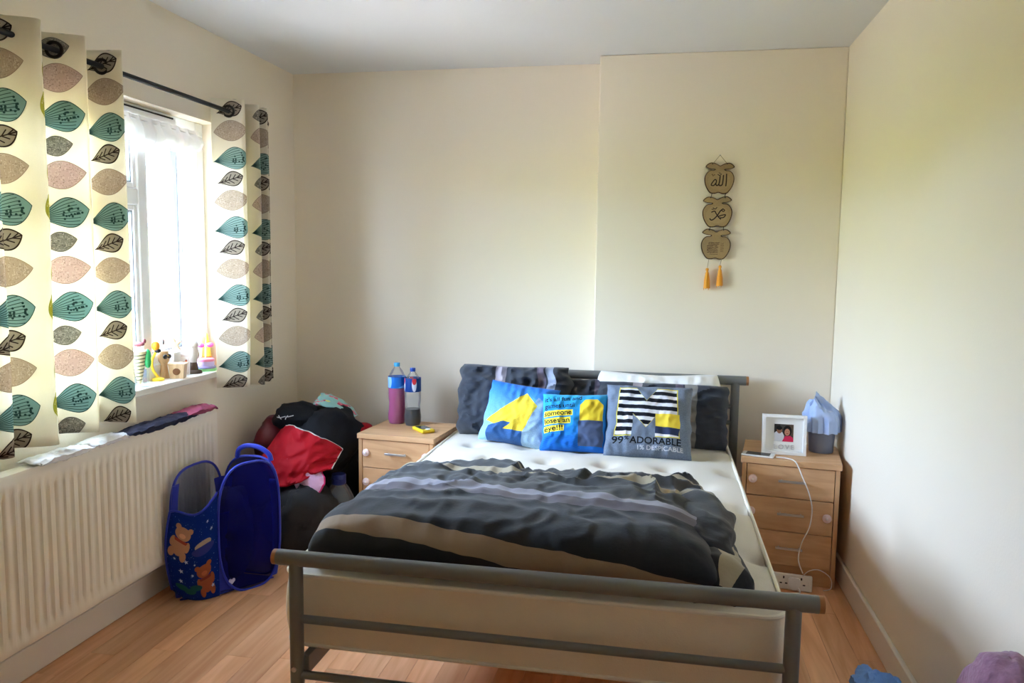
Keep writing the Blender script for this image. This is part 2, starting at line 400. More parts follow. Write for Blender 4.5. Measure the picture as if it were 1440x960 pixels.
# ------------------------------------------------------------------ curtains
def leafpoly(x, y, L, hw, ang, n=30, p=1.45):
    c, s_ = math.cos(ang), math.sin(ang); out = []
    for sg in (1, -1):
        R_ = range(n+1) if sg == 1 else range(n-1, 0, -1)
        for k in R_:
            s = k/n; a = (s-.5)*L; b = sg*hw*max(0, math.sin(math.pi*s**p))**.85; out.append((x+a*c-b*s_, y+a*s_+b*c))
    return out
def leaf_tile():
    TW, TH = 1440, 620; C = Canvas(TW, TH, (240, 234, 216)); C.speckle(.03, 2)
    rr = random.Random(3)
    def local(x, y, ang): c, s = math.cos(ang), math.sin(ang); return lambda a, b: (x+a*c-b*s, y+a*s+b*c)
    def teal(x, y, fill, dk):
        for dy in (-TH, 0, TH):
            yy = y+dy; A = .22; C.poly(leafpoly(x, yy, 316, 100, A), dk); C.poly(leafpoly(x+1, yy, 306, 95, A), fill)
            q = local(x, yy, A)
            for k in range(-4, 5):
                C.stroke([q(-146+t*(255-8*abs(k)), k*21*math.sin(math.pi*.5*t**1.1)) for t in np.linspace(0, 1, 14)], 4, dk)
            for k in range(18):
                C.ell(*q(rr.uniform(-10, 120), rr.uniform(-56, 56)), 7, 7, dk)
    def vein(x, y):
        for dy in (-TH, 0, TH):
            yy = y+dy; A = .35; C.poly(leafpoly(x, yy, 228, 68, A), (62, 52, 46)); C.poly(leafpoly(x, yy, 212, 59, A), (168, 158, 142)); q = local(x, yy, A)
            C.stroke([q(-110, 0), q(106, 0)], 7, (56, 46, 42))
            for k in range(-2, 3):
                C.stroke([q(k*36-16, 0), q(k*36+20, 40-abs(k)*12)], 7, (56, 46, 42)); C.stroke([q(k*36-16, 0), q(k*36+20, -40+abs(k)*12)], 7, (56, 46, 42))
    def speck(x, y, L, hw, base, dk, A, seed):
        for dy in (-TH, 0, TH):
            yy = y+dy; C.poly(leafpoly(x, yy, L, hw, A, p=1.), dk); C.poly(leafpoly(x, yy, L-6, hw-3, A, p=1.), base)
            q = local(x, yy, A); r2 = random.Random(seed)
            for k in range(240):
                s = r2.uniform(.08, .92); b = r2.uniform(-1, 1)*(hw-8)*math.sin(math.pi*s); a = (s-.5)*(L-10); l = r2.uniform(3, 12)
                if r2.random() < .5: C.stroke([q(a-l/2, b), q(a+l/2, b)], 2.2, dk if r2.random() < .5 else (236, 228, 214), .8)
                else: C.stroke([q(a, b-l/2), q(a, b+l/2)], 2.2, dk if r2.random() < .5 else (236, 228, 214), .8)
    TEAL, TD = (150, 178, 170), (56, 80, 76)
    for i, kind in enumerate('AADB'):
        x = 180+360*i; sh = (0, 0, 14, 0)[i]
        if kind == 'D':
            speck(x-60, 500+sh, 210, 76, (190, 186, 84), (160, 156, 60), -1.1, 9); vein(x+40, 290+sh); speck(x-40, 110, 200, 70, (184, 180, 80), (150, 146, 50), -1.1, 14)
        else:
            teal(x, 500+sh, TEAL, TD)
            if kind == 'A': vein(x-12, 315+sh)
            else: speck(x-24, 315+sh, 204, 66, (156, 152, 140), (88, 86, 80), .2, 5)
            speck(x, 130+sh, 300, 92, (194, 178, 158) if kind == 'A' else (206, 186, 174), (140, 122, 106), .16, 11+i)
    return C.image('leaf_print')
CURT = sheer('leaf_printed_cotton', (1, 1, 1), 0, .34, leaf_tile())
ZTEAL = 1.525
RODY0, RODY1, RODX, RODZ = 1.25, 3.41, .095, 2.045
def curtain(name, plan, z0, z1, label, seed, anchor, rings=()):
    P = smooth_path([(x, y, 0) for x, y in plan], 10); acc = [0]
    for a, b in zip(P, P[1:]): acc.append(acc[-1]+(b-a).length)
    k0, ucol = anchor; u0 = ucol-acc[int(k0*10)]/.72
    th = thing(name, (RODX, sum(p[1] for p in plan)/len(plan), z0), label, 'curtain')
    def fn(u, v):
        k = u*(len(P)-1); i = min(int(k), len(P)-2); p = P[i].lerp(P[i+1], k-i); e = (1-v)
        cx = p.x+.012*e*noise.noise(Vector((p.y*9, v*2, seed))); cyy = p.y+.016*e*noise.noise(Vector((p.y*9, v*2, seed+5)))
        return Vector((cx, cyy, z0+.008*noise.noise(Vector((p.y*6, 0, seed)))*e+(z1-z0)*v))
    m = MB(); m.grid(fn, len(P)-1, 40)
    # arc-length texture coordinates
    out = []
    for f in m.f:
        q = []
        for a in f:
            i = a % len(P); j = a//len(P); q.append((u0+acc[i]/.72, (z0+j/40*(z1-z0)-ZTEAL)/.31+500/620))
        out.append(q)
    m.uv = out; m.build('fabric', CURT, th, solid=.0015)
    for (x, y) in rings:
        r_ = MB(); r_.lathe([(.019, -.004), (.028, -.004), (.029, 0), (.028, .004), (.019, .004), (.018, 0), (.019, -.004)], (x, y, RODZ), 20, Matrix.Rotation(math.radians(90), 4, 'X') @ Matrix.Rotation(.3, 4, 'Y'))
        r_.build('eyelet', mat('dark_bronze', (.05, .045, .04), .35, metal=.8), th)
    return th
curtain('curtain', [(.155, 1.38), (.03, 1.48), (.155, 1.58), (.03, 1.68), (.155, 1.77), (.03, 1.86), (.155, 1.95), (.03, 2.035), (.152, 2.12), (.158, 2.132), (.15, 2.15), (.05, 2.255), (.035, 2.275), (.05, 2.288), (.155, 2.30), (.166, 2.306)],
        .79, 2.10, 'leaf-printed curtain hanging in front of the radiator left of the window', 3, (13.5, .375), [(RODX, 2.075), (RODX, 2.293)])
curtain('curtain', [(.03, 3.07), (.045, 3.08), (.125, 3.12), (.148, 3.135), (.14, 3.16), (.05, 3.20), (.06, 3.225), (.15, 3.24), (.155, 3.262), (.06, 3.285), (.06, 3.305), (.15, 3.325), (.15, 3.345), (.07, 3.37), (.10, 3.392), (.13, 3.40)],
        .79, 2.10, 'leaf-printed curtain bunched at the corner side of the window', 8, (1.6, .36), [(RODX, 3.105), (RODX, 3.18)])
rod = thing('curtain_rod', (RODX, 2.3, RODZ), 'black metal curtain pole with ball finial above the window', 'curtain rod')
MB().tube([(RODX, RODY0, RODZ), (RODX, RODY1, RODZ)], .0095, 14).build('pole', BLACK, rod)
for y in (RODY0-.018, RODY1+.018): MB().ball((RODX, y, RODZ), .023).build('finial', BLACK, rod)
for y in (1.36, 3.40):
    MB().tube([(0, y, RODZ), (RODX, y, RODZ)], .007, 8).tube([(.0, y, RODZ), (.006, y, RODZ)], .022, 14).build('bracket', BLACK, rod)

# net valance gathered on a wire at the window head
NET = sheer('white_net', (.88, .88, .88), .02, .05)
vz = thing('net_valance', (-.045, 2.5, 1.80), 'short white gathered net across the top of the window', 'net curtain')
def netf(u, v):
    y = 1.56+u*(3.10-1.56); top = 1.935; drop = .075+.02*math.sin(u*9+1)+.02*noise.noise(Vector((u*14, 0, 3)))
    g = math.sin(u*150+2*noise.noise(Vector((u*20, 0, 0))))
    f = 1-v
    return Vector((-.045+.011*g*(.4+.8*f)+.022*math.sin(math.pi*f)+.02*f*noise.noise(Vector((u*9, v*2, 6))), y+.004*math.cos(u*150)+.03*f*noise.noise(Vector((u*6, v, 9))), top+.018*(v > .93)-drop*f))
MB().grid(netf, 400, 14).build('fabric', NET, vz)
MB().tube([(-.045, 1.545, 1.937), (-.045, 3.108, 1.937)], .003, 8).build('wire', WHITEP, vz)

# ------------------------------------------------------------------ radiator
RY0, RY1, RZ0, RZ1, RX = 1.35, 2.945, .157, .72, .10
rad = thing('radiator', (0.06, 2.1, RZ0), 'long cream ribbed panel radiator under the window', 'radiator')
NR = 44; pitch = (RY1-RY0-.05)/NR
def radf(u, v):
    y = RY0+u*(RY1-RY0); z = RZ0+v*(RZ1-RZ0); q = ((y-RY0-.025)/pitch) % 1
    inb = 1 if RY0+.025 < y < RY1-.025 else 0
    prof = min(1, max(0, (abs(q-.5)-.18)/.13)) if inb else 1
    fade = min(1, max(0, (z-RZ0-.03)/.03))*min(1, max(0, (RZ1-.045-z)/.03))
    edge = min(1, min(v, 1-v)*40)
    return Vector((RX-.009*fade*(1-prof)-.006*(1-edge), y, z))
m = MB(); m.grid(radf, NR*10, 36); m.build('front_panel', RADW, rad)
m = MB(); m.box(.055, RX-.012, RY0, RY1, RZ0+.003, RZ1-.003); m.box(.03, RX-.006, RY0, RY1, RZ1-.012, RZ1-.002); m.build('body', RADW, rad, bevel=.003)
m = MB(); m.box(.03, RX-.004, RY1-.004, RY1+.004, RZ0, RZ1); m.build('side_cover', RADW, rad, bevel=.003)
for y in (1.6, 2.7):
    MB().box(.002, .055, y, y+.03, .25, .66).build('bracket', RADW, rad, smooth=False)

# ------------------------------------------------------------------ bed
FB = 1.69; HBY = 3.715
bed = thing('bed_frame', (1.74, 2.7, 0), 'double bed frame of grey tubular metal with wood-tipped rails', 'bed')
TIP = wood('rail_end_wood', lin((150, 100, 60)), lin((185, 130, 85)), 0)
def rail(name, y, z, x0, x1, r, parent=bed, tips=False):
    o = MB().tube([(x0, y, z), (x1, y, z)], r, 20).build(name, STEEL, parent)
    if tips:
        for a, b in ((x0-.012, x0), (x1, x1+.012)): MB().tube([(a, y, z), (b, y, z)], r*.97, 20).build('end_cap', TIP, o)
    return o
rail('footboard_rail', FB, .592, 1.042, 2.418, .021, tips=True)
rail('headboard_rail', HBY, .829, 1.045, 2.447, .023, tips=True)
for x in (1.093, 2.363): MB().tube([(x, FB, 0), (x, FB, .585)], .019, 20).build('post', STEEL, bed)
for x in (1.093, 2.398): MB().tube([(x, HBY, 0), (x, HBY, .82)], .021, 20).build('post', STEEL, bed)
for z in (.425, .268): rail('crossbar', FB, z, 1.10, 2.36, .0115)
for z in (.70, .62, .45): rail('crossbar', HBY, z, 1.10, 2.39, .011)
for x in (1.10, 2.335): MB().box(x, x+.022, FB+.01, HBY-.01, .265, .318).build('side_rail', STEEL, bed, bevel=.003)
for k in range(11):
    y = 1.83+k*.175; MB().box(1.122, 2.335, y, y+.07, .305, .318).build('slat', BEECH, bed, smooth=False)
for x in (1.093, 2.363): MB().tube([(x-.0, FB-.022, .29), (x, FB-.016, .29)], .007, 12).build('bolt', SILV, bed)

# mattress
MX0, MX1, MY0, MY1, MZ0, MZ1 = 1.028, 2.358, 1.745, 3.66, .318, .525
MATT = mat('cream_quilted_ticking', (.82, .73, .58), .85, bump=.25, bscale=250, var=.03, vscale=4, sheen=.1)
mt = thing('mattress', ((MX0+MX1)/2, (MY0+MY1)/2, MZ0), 'thick cream mattress without a sheet on the metal bed', 'mattress')
tuft = [(MX0+.16+.255*i+(.127 if j % 2 else 0), MY0+.17+.235*j) for i in range(5) for j in range(8)]
def outline(n=10, r=.07, g=0):
    pts = []
    for cx, cyy, a0 in ((MX1-r, MY1-r, 0), (MX0+r, MY1-r, 90), (MX0+r, MY0+r, 180), (MX1-r, MY0+r, 270)):
        for k in range(n+1):
            a = math.radians(a0+90*k/n); pts.append((cx+(r+g)*math.cos(a), cyy+(r+g)*math.sin(a)))
    return pts
def mtop(x, y):
    ex = min(x-MX0, MX1-x); ey = min(y-MY0, MY1-y); e = max(0, min(ex, ey))
    z = MZ1+.014*(1-math.exp(-e/.07))
    for tx, ty in tuft:
        d = (x-tx)**2+(y-ty)**2
        if d < .02: z -= .024*math.exp(-d/.0018)+.006*math.exp(-d/.008)
    return z+.003*fbm(x*5, y*5, 2)
def topf(u, v):
    a, b = 2*u-1, 2*v-1
    r = .055  # square-to-rounded square
    x = MX0+(MX1-MX0)*u; y = MY0+(MY1-MY0)*v
    dx, dy = min(u, 1-u)*(MX1-MX0), min(v, 1-v)*(MY1-MY0)
    if dx < r and dy < r:
        k = math.hypot(r-dx, r-dy); mx = max(r-dx, r-dy)
        if k > 1e-9:
            sx = 1 if u > .5 else -1; sy = 1 if v > .5 else -1; cx = (MX1-r) if sx > 0 else (MX0+r); cyy = (MY1-r) if sy > 0 else (MY0+r)
            x = cx+sx*(r-dx)*mx/k; y = cyy+sy*(r-dy)*mx/k
    return Vector((x, y, mtop(x, y)))
m = MB(); m.grid(topf, 110, 150)
m.build('quilted_top', mat('cream_quilted_top', (.68, .635, .56), .85, bump=.25, bscale=250, var=.03, vscale=4, sheen=.1), mt)  # top darkened in colour to offset strong daylight; border keeps its own tan cloth
ol = outline(8, .055)
def sidef(u, v):
    k = u*len(ol); i = int(k) % len(ol); t = k-int(k); p = ol[i]; q = ol[(i+1) % len(ol)]
    x, y = p[0]+(q[0]-p[0])*t, p[1]+(q[1]-p[1])*t; c = ((MX0+MX1)/2, (MY0+MY1)/2)
    bul = .010*math.sin(math.pi*v)
    dx, dy = (x-c[0])/((MX1-MX0)/2), (y-c[1])/((MY1-MY0)/2)
    return Vector((x+bul*(1 if dx > .9 else -1 if dx < -.9 else dx*.2), y+bul*(1 if dy > .9 else -1 if dy < -.9 else dy*.2), MZ0+(MZ1-MZ0)*v))
m = MB(); m.grid(sidef, len(ol), 10); m.add([(x, y, MZ0) for x, y in ol], [tuple(range(len(ol)))[::-1]]); m.build('border', MATT, mt)
PIP = mat('cream_piping', (.82, .78, .68), .8)
m = MB(); m.tube([(x, y, MZ1-.001) for x, y in outline(8, .055, .003)], .007, 8, closed=True); m.build('piping', PIP, mt)
m = MB(); m.tube([(x, y, MZ0+.008) for x, y in outline(8, .055, .002)], .005, 8, closed=True); m.build('piping', PIP, mt)

# duvet folded across the lower half of the bed
DK = (.020, .022, .026); DK2 = (.045, .047, .050); TAN = lin((150, 130, 108)); BLU = lin((140, 140, 152)); MAU = lin((96, 90, 98)); BEI = lin((160, 150, 128))
# v runs from back edge (0) over the top to the front bottom (1)
DUV = ramp_mat('striped_duvet_cotton', [(0, DK2), (.10, BEI), (.118, DK2), (.19, BEI), (.225, DK2), (.42, BLU), (.475, MAU), (.525, DK), (.785, TAN), (.845, DK)], 1, .85, .25)
prof = smooth_path([(0, .0, 0), (-.012, .2, 0), (.008, .46, 0), (.06, .62, 0), (.2, .73, 0), (.45, .86, 0), (.68, .97, 0), (.84, 1.0, 0), (.95, .83, 0), (1.0, .5, 0), (.985, .15, 0), (.95, 0, 0)], 8)
pacc = [0]
for a, b in zip(prof, prof[1:]): pacc.append(pacc[-1]+math.hypot((b.x-a.x)*.95, (b.y-a.y)*.19))
def duvf(u, v):
    s = v*pacc[-1]; i = 0
    while i < len(pacc)-2 and pacc[i+1] < s: i += 1
    t = (s-pacc[i])/(pacc[i+1]-pacc[i]+1e-9); p = prof[i].lerp(prof[i+1], min(1, t))
    e = 2*u-1; end = max(0, 1-abs(e)**7)**.45
    x = 1.072+u*(2.205-1.072)
    yb = 2.575+.03*u+.03*math.sin(u*7)+.02*noise.noise(Vector((u*5, 0, 4))); yf = 1.752
    h = (.158+.0*u+.02*noise.noise(Vector((u*3, 0, 8))))*(.25+.75*end)
    mid = yb+(yf-yb)*.62
    y = yb+(yf-yb)*p.x; y = mid+(y-mid)*(.80+.2*end)
    z = .532+h*p.y
    wx, wy = x*7, y*7
    wr = ridge(wx*.6+fbm(wx*.5, wy*.5, 3)*1.2, wy*1.1, 1)*.012+ridge(wx*1.7+2, wy*.7+fbm(wx, wy, 5), 9)*.007+fbm(x*5, y*5, 7)*.010
    back = max(0, min(1, (y-2.0)/.35)); amp = (.7+1.5*back*(.6+.6*u))*min(1, p.y*2.5)
    d = wr*amp
    x2 = x-.03*(1-end)*e*0
    # stripe sag is in the cloth itself: handled by uv below
    return Vector((x2+.012*noise.noise(Vector((y*6, v*5, 2)))*(abs(e) > .8), y-(.4*d if p.x > .8 else 0), z+d))
dv = thing('duvet', (1.65, 2.2, .53), 'dark charcoal duvet with tan and grey stripes folded over the foot of the bed', 'duvet')
m = MB(); m.grid(duvf, 150, 96)
m.uv = [[(a, max(0, b-.155*a**1.1*min(1, b/.4)+.012*math.sin(a*9)*max(0, .5-b))) for a, b in q] for q in m.uv]
m.add([duvf(i/60, 0) for i in range(61)]+[duvf(i/60, 1) for i in range(61)], [(i, 61+i, 62+i, i+1) for i in range(60)])
m.build('top_layer', DUV, dv)
# the loose inner layer showing at the right end
def foldf(u, v):
    a = 2*math.pi*u; b = math.pi*v; sx, sy, sz = .10, .30, .11
    x = 2.15+sx*abs(math.sin(b))**.7*math.cos(a); y = 2.17+sy*math.copysign(abs(math.cos(b))**.8, -math.cos(b)); z = .53+max(0, sz*(.35+.65*math.sin(a))*abs(math.sin(b))**.5+(.02 if math.sin(a) > -.5 else 0))
    n = .02*ridge(x*9, y*5+z*8, 3)+.012*fbm(x*12, y*12, z*12)
    return Vector((x+n, y, max(.532, z+n*.8)))
DUV2 = ramp_mat('striped_duvet_inner', [(0, DK), (.40, DK2), (.62, BEI), (.70, DK2), (.80, MAU), (.84, BLU), (.90, DK)], 1, .85, .25)
m = MB(); m.grid(foldf, 60, 60); m.build('under_layer', DUV2, dv)
def flapf(u, v):
    y = 1.775+.45*v; r = .10; a = math.pi*(1.02*u)
    e0 = min(1, .25+v/.16)**.6; x = 2.175+.115*math.cos(a)*(1-.25*v)*e0-.01*v+.012*ridge(v*5, u*3, 4); z = .531+(.105-.03*v)*e0*max(0, math.sin(a))**.8+.008*ridge(u*4, v*7, 2)*max(0, math.sin(a))
    return Vector((x, y, max(.531, z)))
DUV3 = ramp_mat('striped_duvet_flap', [(0, DK), (.22, BEI), (.42, DK), (.9, DK)], 0, .85, .25)
m = MB(); m.grid(flapf, 30, 40); m.add([flapf(i/30, 0) for i in range(31)]+[(2.19, 1.79, .531)], [(i, i+1, 31) for i in range(30)]); m.build('side_flap', DUV3, dv)

# ------------------------------------------------------------------ pillows and cushions
def pillow(name, bl, w_, h, t, lean, rz, material, label, cat, group=None, seed=0, nx=60, nz=50, wr=.006, roll=0, pinch=.07, sag=0, rc=0, fq=2.2):
    """bl: centre of the bottom edge; local x right, z up, -y the front"""
    T = TR(bl, rz, 0) @ Matrix.Rotation(-lean, 4, 'X') @ Matrix.Rotation(roll, 4, 'Y')
    def f(front):
        def g(u, v):
            a, b = 2*u-1, 2*v-1
            x = w_/2*a*(1-pinch*(1-b*b)-rc*b**4); z = h/2+h/2*b*(1-pinch*(1-a*a)-(rc*a**4 if b > 0 else 0))
            th = max(0, (1-a**4)*(1-b**4))**.55
            n = wr*(ridge(a*fq+seed+.5*fbm(a*2, b*2, seed), b*fq*.8, front)+.6*ridge(a*fq*2+seed, b*fq*1.7, front+4)+.5*fbm(a*3, b*3, seed+front))*min(1, th*2)
            x += wr*1.2*noise.noise(Vector((b*3, seed, front*0)))*abs(a)
            z -= sag*max(0, b)*(1-a*a)*(.5+.5*math.sin(seed))
            y = (-1 if front else 1)*(t/2*th+n)
            return T @ Vector((x, y, z))
        return g
    m = MB(); m.grid(f(1), nx, nz); m.grid(f(0), nx, nz, flip=True)
    o = m.build(name, material); tag(o, label, cat, group); return o
def stripe(name, st): return ramp_mat(name, st, 0, .85, .3)
SLA = (.035, .040, .052); LIL = lin((150, 142, 150)); PBL = lin((146, 154, 172)); MV = lin((100, 92, 108))
P1 = stripe('pillowcase_stripe_a', [(0, SLA), (.34, LIL), (.44, SLA), (.72, MV), (.785, SLA), (.80, PBL), (.87, SLA)])
P2 = stripe('pillowcase_stripe_b', [(0, SLA), (.06, LIL), (.12, lin((120, 112, 90))), (.2, SLA), (.55, MV), (.64, SLA)])
P3 = stripe('pillowcase_stripe_c', [(0, SLA), (.27, LIL), (.345, SLA), (.60, MV), (.66, SLA), (.67, lin((130, 128, 124))), (.765, SLA)])
WP = mat('white_pillow_cotton', (.85, .84, .82), .85, bump=.2, bscale=150, sheen=.1)
pillow('pillow', (1.33, 3.53, .533), .57, .365, .16, .26, 0.0, P1, 'dark slate pillow with pale stripes standing on its edge behind the blue and yellow cushion', 'pillow', 'bed pillows', 2, wr=.024, sag=.02, pinch=.0, rc=.07, fq=2.6)
pillow('pillow', (1.70, 3.56, .535), .52, .30, .12, .42, 0.0, P2, 'dark pillow mostly hidden behind the cushion with the black saying, crumpled corner showing', 'pillow', 'bed pillows', 5, wr=.022, pinch=.02, rc=.06)
pillow('pillow', (2.03, 3.60, .533), .60, .345, .11, .22, 0.02, WP, 'plain white pillow at the back against the metal headboard', 'pillow', 'bed pillows', 7, wr=.016, sag=.03, pinch=.0, rc=.07)
pillow('pillow', (2.045, 3.475, .535), .62, .305, .13, .35, -.03, P3, 'dark slate pillow with a grey stripe behind the grey letter cushion', 'pillow', 'bed pillows', 9, wr=.018, pinch=.015, rc=.03)

# cushion prints (the cartoon figures are left out: plain colour fields stand in)
def cush1():
    C = Canvas(512, 512, (46, 128, 208))
    yy = np.linspace(0, 1, 512)[:, None, None]; xx = np.linspace(0, 1, 512)[None, :, None]
    C.a = np.array((24, 104, 198))/255*yy**1.5+np.array((150, 196, 232))/255*(1-yy**1.5)+0*xx
    C.poly([(300, 0), (512, 0), (512, 330), (400, 400), (300, 180)], (150, 168, 176), .75)
    C.poly([(40, 150), (180, 100), (400, 330), (300, 430)], (236, 208, 62)); C.poly([(70, 0), (330, 0), (330, 150), (180, 160), (60, 110)], (46, 88, 140))
    C.poly([(180, 100), (330, 100), (400, 330)], (226, 196, 56))
    C.speckle(.1, 4, 4); return img_mat('sky_print_cushion', C.image('cushion_sky'))
def cush2():
    C = Canvas(512, 512, (36, 140, 214)); yy = np.linspace(0, 1, 512)[:, None, None]; xx = np.linspace(0, 1, 512)[None, :, None]
    C.a = np.array((44, 164, 214))/255*yy+np.array((16, 104, 200))/255*(1-yy)+0*xx
    for k in range(7): C.stroke([(0, 20+k*18), (150, 70+k*10), (300, 20+k*14)], 5, (10, 70, 160), .5)
    C.poly([(300, 250), (480, 250), (480, 400), (430, 450), (340, 450), (300, 400)], (232, 202, 50))
    C.poly([(290, 40), (480, 40), (480, 260), (290, 260)], (74, 88, 120))
    lines = [("it's all fun and", 420, 40, 290), ('games until', 358, 42, 235), ('someone', 292, 44, 215), ('loses an', 226, 44, 200), ('eye!!!', 160, 44, 150)]
    for i, (t, y, h, wd) in enumerate(lines):
        x = 24; r = .10
        if i > 1: C.poly([(x-6, y-10), (x+wd+6, y-10+wd*r), (x+wd+6, y+44+wd*r), (x-6, y+44)], (236, 214, 60))
        C.text(t, x, y, h, (10, 12, 22), .014, wd, r)
    return img_mat('saying_print_cushion', C.image('cushion_saying'))
def cush3():
    C = Canvas(512, 512, (112, 124, 142)); C.speckle(.22, 8, 2)
    Mp = [(60, 130), (85, 470), (185, 470), (245, 375), (305, 470), (420, 470), (440, 130), (300, 130), (300, 270), (245, 190), (165, 285), (160, 130)]
    C.poly([(245+(x-245)*1.03, 300+(y-300)*1.035) for x, y in Mp], (228, 212, 74))
    def band(x0, x1, y0, y1):
        Y = np.arange(y0, y1)[:, None]+0*np.arange(x0, x1)[None, :]; X = np.arange(x0, x1)[None, :]+0*Y
        return (((Y+X*.03)/54 % 1) < .52)*1.
    C.poly(Mp, (226, 226, 232)); C.poly(Mp, (16, 18, 28), 1, band)
    C.poly([(300, 150), (440, 140), (445, 290), (300, 290)], (232, 204, 64)); C.poly([(300, 150), (440, 140), (443, 190), (300, 200)], (44, 54, 84))
    C.text('99', 45, 76, 46, (12, 14, 20), .015, 70); C.text('%', 120, 96, 24, (12, 14, 20), .02, 26); C.text('ADORABLE', 152, 76, 46, (12, 14, 20), .018, 300); C.text('1% DESPICABLE', 200, 38, 28, (206, 210, 220), .01, 265)
    return img_mat('letter_print_cushion', C.image('cushion_letter'))
pillow('cushion', (1.365, 3.35, .533), .345, .30, .11, .45, -.10, cush1(), 'sky blue cushion with yellow and navy shapes leaning on the pillow nearest the bottles', 'cushion', 'printed cushions on the bed', 3, wr=.008, roll=.10, pinch=.04)
pillow('cushion', (1.665, 3.27, .533), .31, .275, .10, .42, .0, cush2(), 'bright blue cushion printed with black words on yellow bars', 'cushion', 'printed cushions on the bed', 6, wr=.008, roll=-.03, pinch=.045)
c3 = pillow('cushion', (1.99, 3.24, .533), .385, .34, .11, .50, .0, cush3(), 'grey cushion with a large striped letter M and black lettering', 'cushion', 'printed cushions on the bed', 8, wr=.008, pinch=.03)

# ------------------------------------------------------------------ bedside drawer chests
def chest(fl_, rz, knobs, label, w_=.412):
    T = TR((fl_[0], fl_[1], 0), rz); d, h = .37, .55
    th = thing('bedside_chest', (fl_[0], fl_[1], 0), label, 'bedside chest', 'bedside chests of drawers')
    m = MB(); m.box(.006, .024, .006, d-.004, 0, .525, T); m.box(w_-.024, w_-.006, .006, d-.004, 0, .525, T); m.box(.024, w_-.024, d-.012, d-.006, .02, .525, T)
    m.build('body', BEECHV, th, bevel=.0012)
    MB().box(.0, w_, .0, d, .525, h, T).build('top', BEECH, th, bevel=.002)
    MB().box(.024, w_-.024, .022, .038, .0, .078, T).build('plinth', BEECH, th, smooth=False)
    for r, (z0, z1) in enumerate(((.384, .522), (.234, .381), (.081, .231))):
        dr = MB().box(.0265, w_-.0265, .008, .026, z0, z1, T).box(.035, w_-.035, .026, d-.03, z0+.01, z1-.03, T).build('drawer', BEECH, th, bevel=.0025)
        z = (z0+z1)/2+.008; x = w_/2+.008
        hm = MB().box(x-.055, x+.055, -.018, -.010, z-.005, z+.005, T); hm.box(x-.045, x-.039, -.011, .009, z-.003, z+.003, T); hm.box(x+.039, x+.045, -.011, .009, z-.003, z+.003, T)
        hm.build('handle', SILV, dr, bevel=.0015)
        for kr, kx in knobs:
            if kr != r: continue
            c = T @ Vector((kx, .008, z-.004)); R_ = Matrix.Rotation(rz, 4, 'Z') @ Matrix.Rotation(math.pi/2, 4, 'X')
            kb = MB().lathe([(0, .013), (.006, .013), (.009, .010), (.0165, .009), (.0185, .006), (.0185, .0), (0, 0)], c, 22, R_).build('knob', PINKK, dr)
            MB().lathe([(0, .0155), (.004, .015), (.0055, .0125)], c, 14, R_).build('knob_button', PINKK2, kb)
    return th, T
PINKK = mat('pale_pink_plastic', (.80, .62, .60), .35); PINKK2 = mat('white_pink_plastic', (.86, .76, .74), .3)
chL, TL_ = chest((.596, 3.348), -.09, ((0, .046), (0, .356), (1, .046), (2, .046)), 'beech chest of drawers under the drink bottles', .40)
chR, TR_ = chest((2.398, 3.312), -.146, ((0, .052), (1, .050), (1, .362), (2, .045)), 'beech chest of drawers under the white photo frame')
c = TR_ @ Vector((.006, .09, .43)); MB().lathe([(0, .01), (.014, .009), (.017, 0)], c, 18, Matrix.Rotation(-.146, 4, 'Z') @ Matrix.Rotation(-math.pi/2, 4, 'Y')).build('catch', PINKK2, chR)

# bottles
CL = glass('clear_pet', (.93, .95, .97), .06, (.9, .93, .97)); PINKL = mat('pink_drink', lin((190, 70, 130)), .25, var=.03); COLA = mat('dark_cola', (.015, .008, .006), .15)
def bottle(c, R_, h, fillz, liquid, capm, labm, lab, z0, z1, label, waist):
    th = thing('drink_bottle', c, label, 'bottle', 'drink bottles on the bedside chest')
    pr = [(R_*.55, .004), (R_*.85, .0), (R_, .02), (R_, h*.16), (R_*.93, h*.24), (R_*waist, h*.34), (R_*.95, h*.42), (R_*.97, h*.50), (R_*.97, h*.70), (R_*.9, h*.78), (R_*.62, h*.87), (R_*.3, h*.93), (R_*.29, h*.955)]
    MB().lathe([(0, .006)]+pr, c, 28).build('bottle_body', CL, th)
    lp = [(0, .008)]; prev = pr[0]
    for a, b in zip(pr, pr[1:]):
        if b[1] < fillz: lp.append((b[0]*.955, b[1]+.003))
        else:
            t = (fillz-a[1])/(b[1]-a[1]); lp.append(((a[0]+(b[0]-a[0])*t)*.955, fillz)); break
    lp.append((0, fillz)); MB().lathe(lp, c, 28).build('drink', liquid, th)
    MB().lathe([(R_*.985, z0), (R_*.995, z0+.002), (R_*.995, z1-.002), (R_*.985, z1)], c, 28).build('paper_band', labm, th)
    MB().lathe([(0, h), (R_*.30, h), (R_*.33, h-.003), (R_*.33, h*.94), (R_*.3, h*.94)], c, 20).build('cap', capm, th)
    return th
def band_img(nm, base, marks):
    C = Canvas(256, 64, base)
    for fn in marks: fn(C)
    return img_mat(nm, C.image(nm), .35, 0, 0)
LB1 = band_img('blue_wave_band', (30, 110, 200), [lambda C: [C.ell(x, 34, 22, 18, (150, 200, 240)) for x in (30, 158)], lambda C: C.poly([(0, 46), (256, 52), (256, 64), (0, 64)], (20, 70, 160)), lambda C: [C.stroke([(60+x, 14), (110+x, 24)], 6, (120, 190, 240)) for x in (0, 128)]])
LB2 = band_img('navy_band', (26, 62, 130), [lambda C: [C.ell(x, 34, 12, 13, (220, 225, 240)) for x in (20, 84, 148, 212)], lambda C: [C.ell(x, 39, 11, 6, (200, 50, 60)) for x in (20, 84, 148, 212)]])
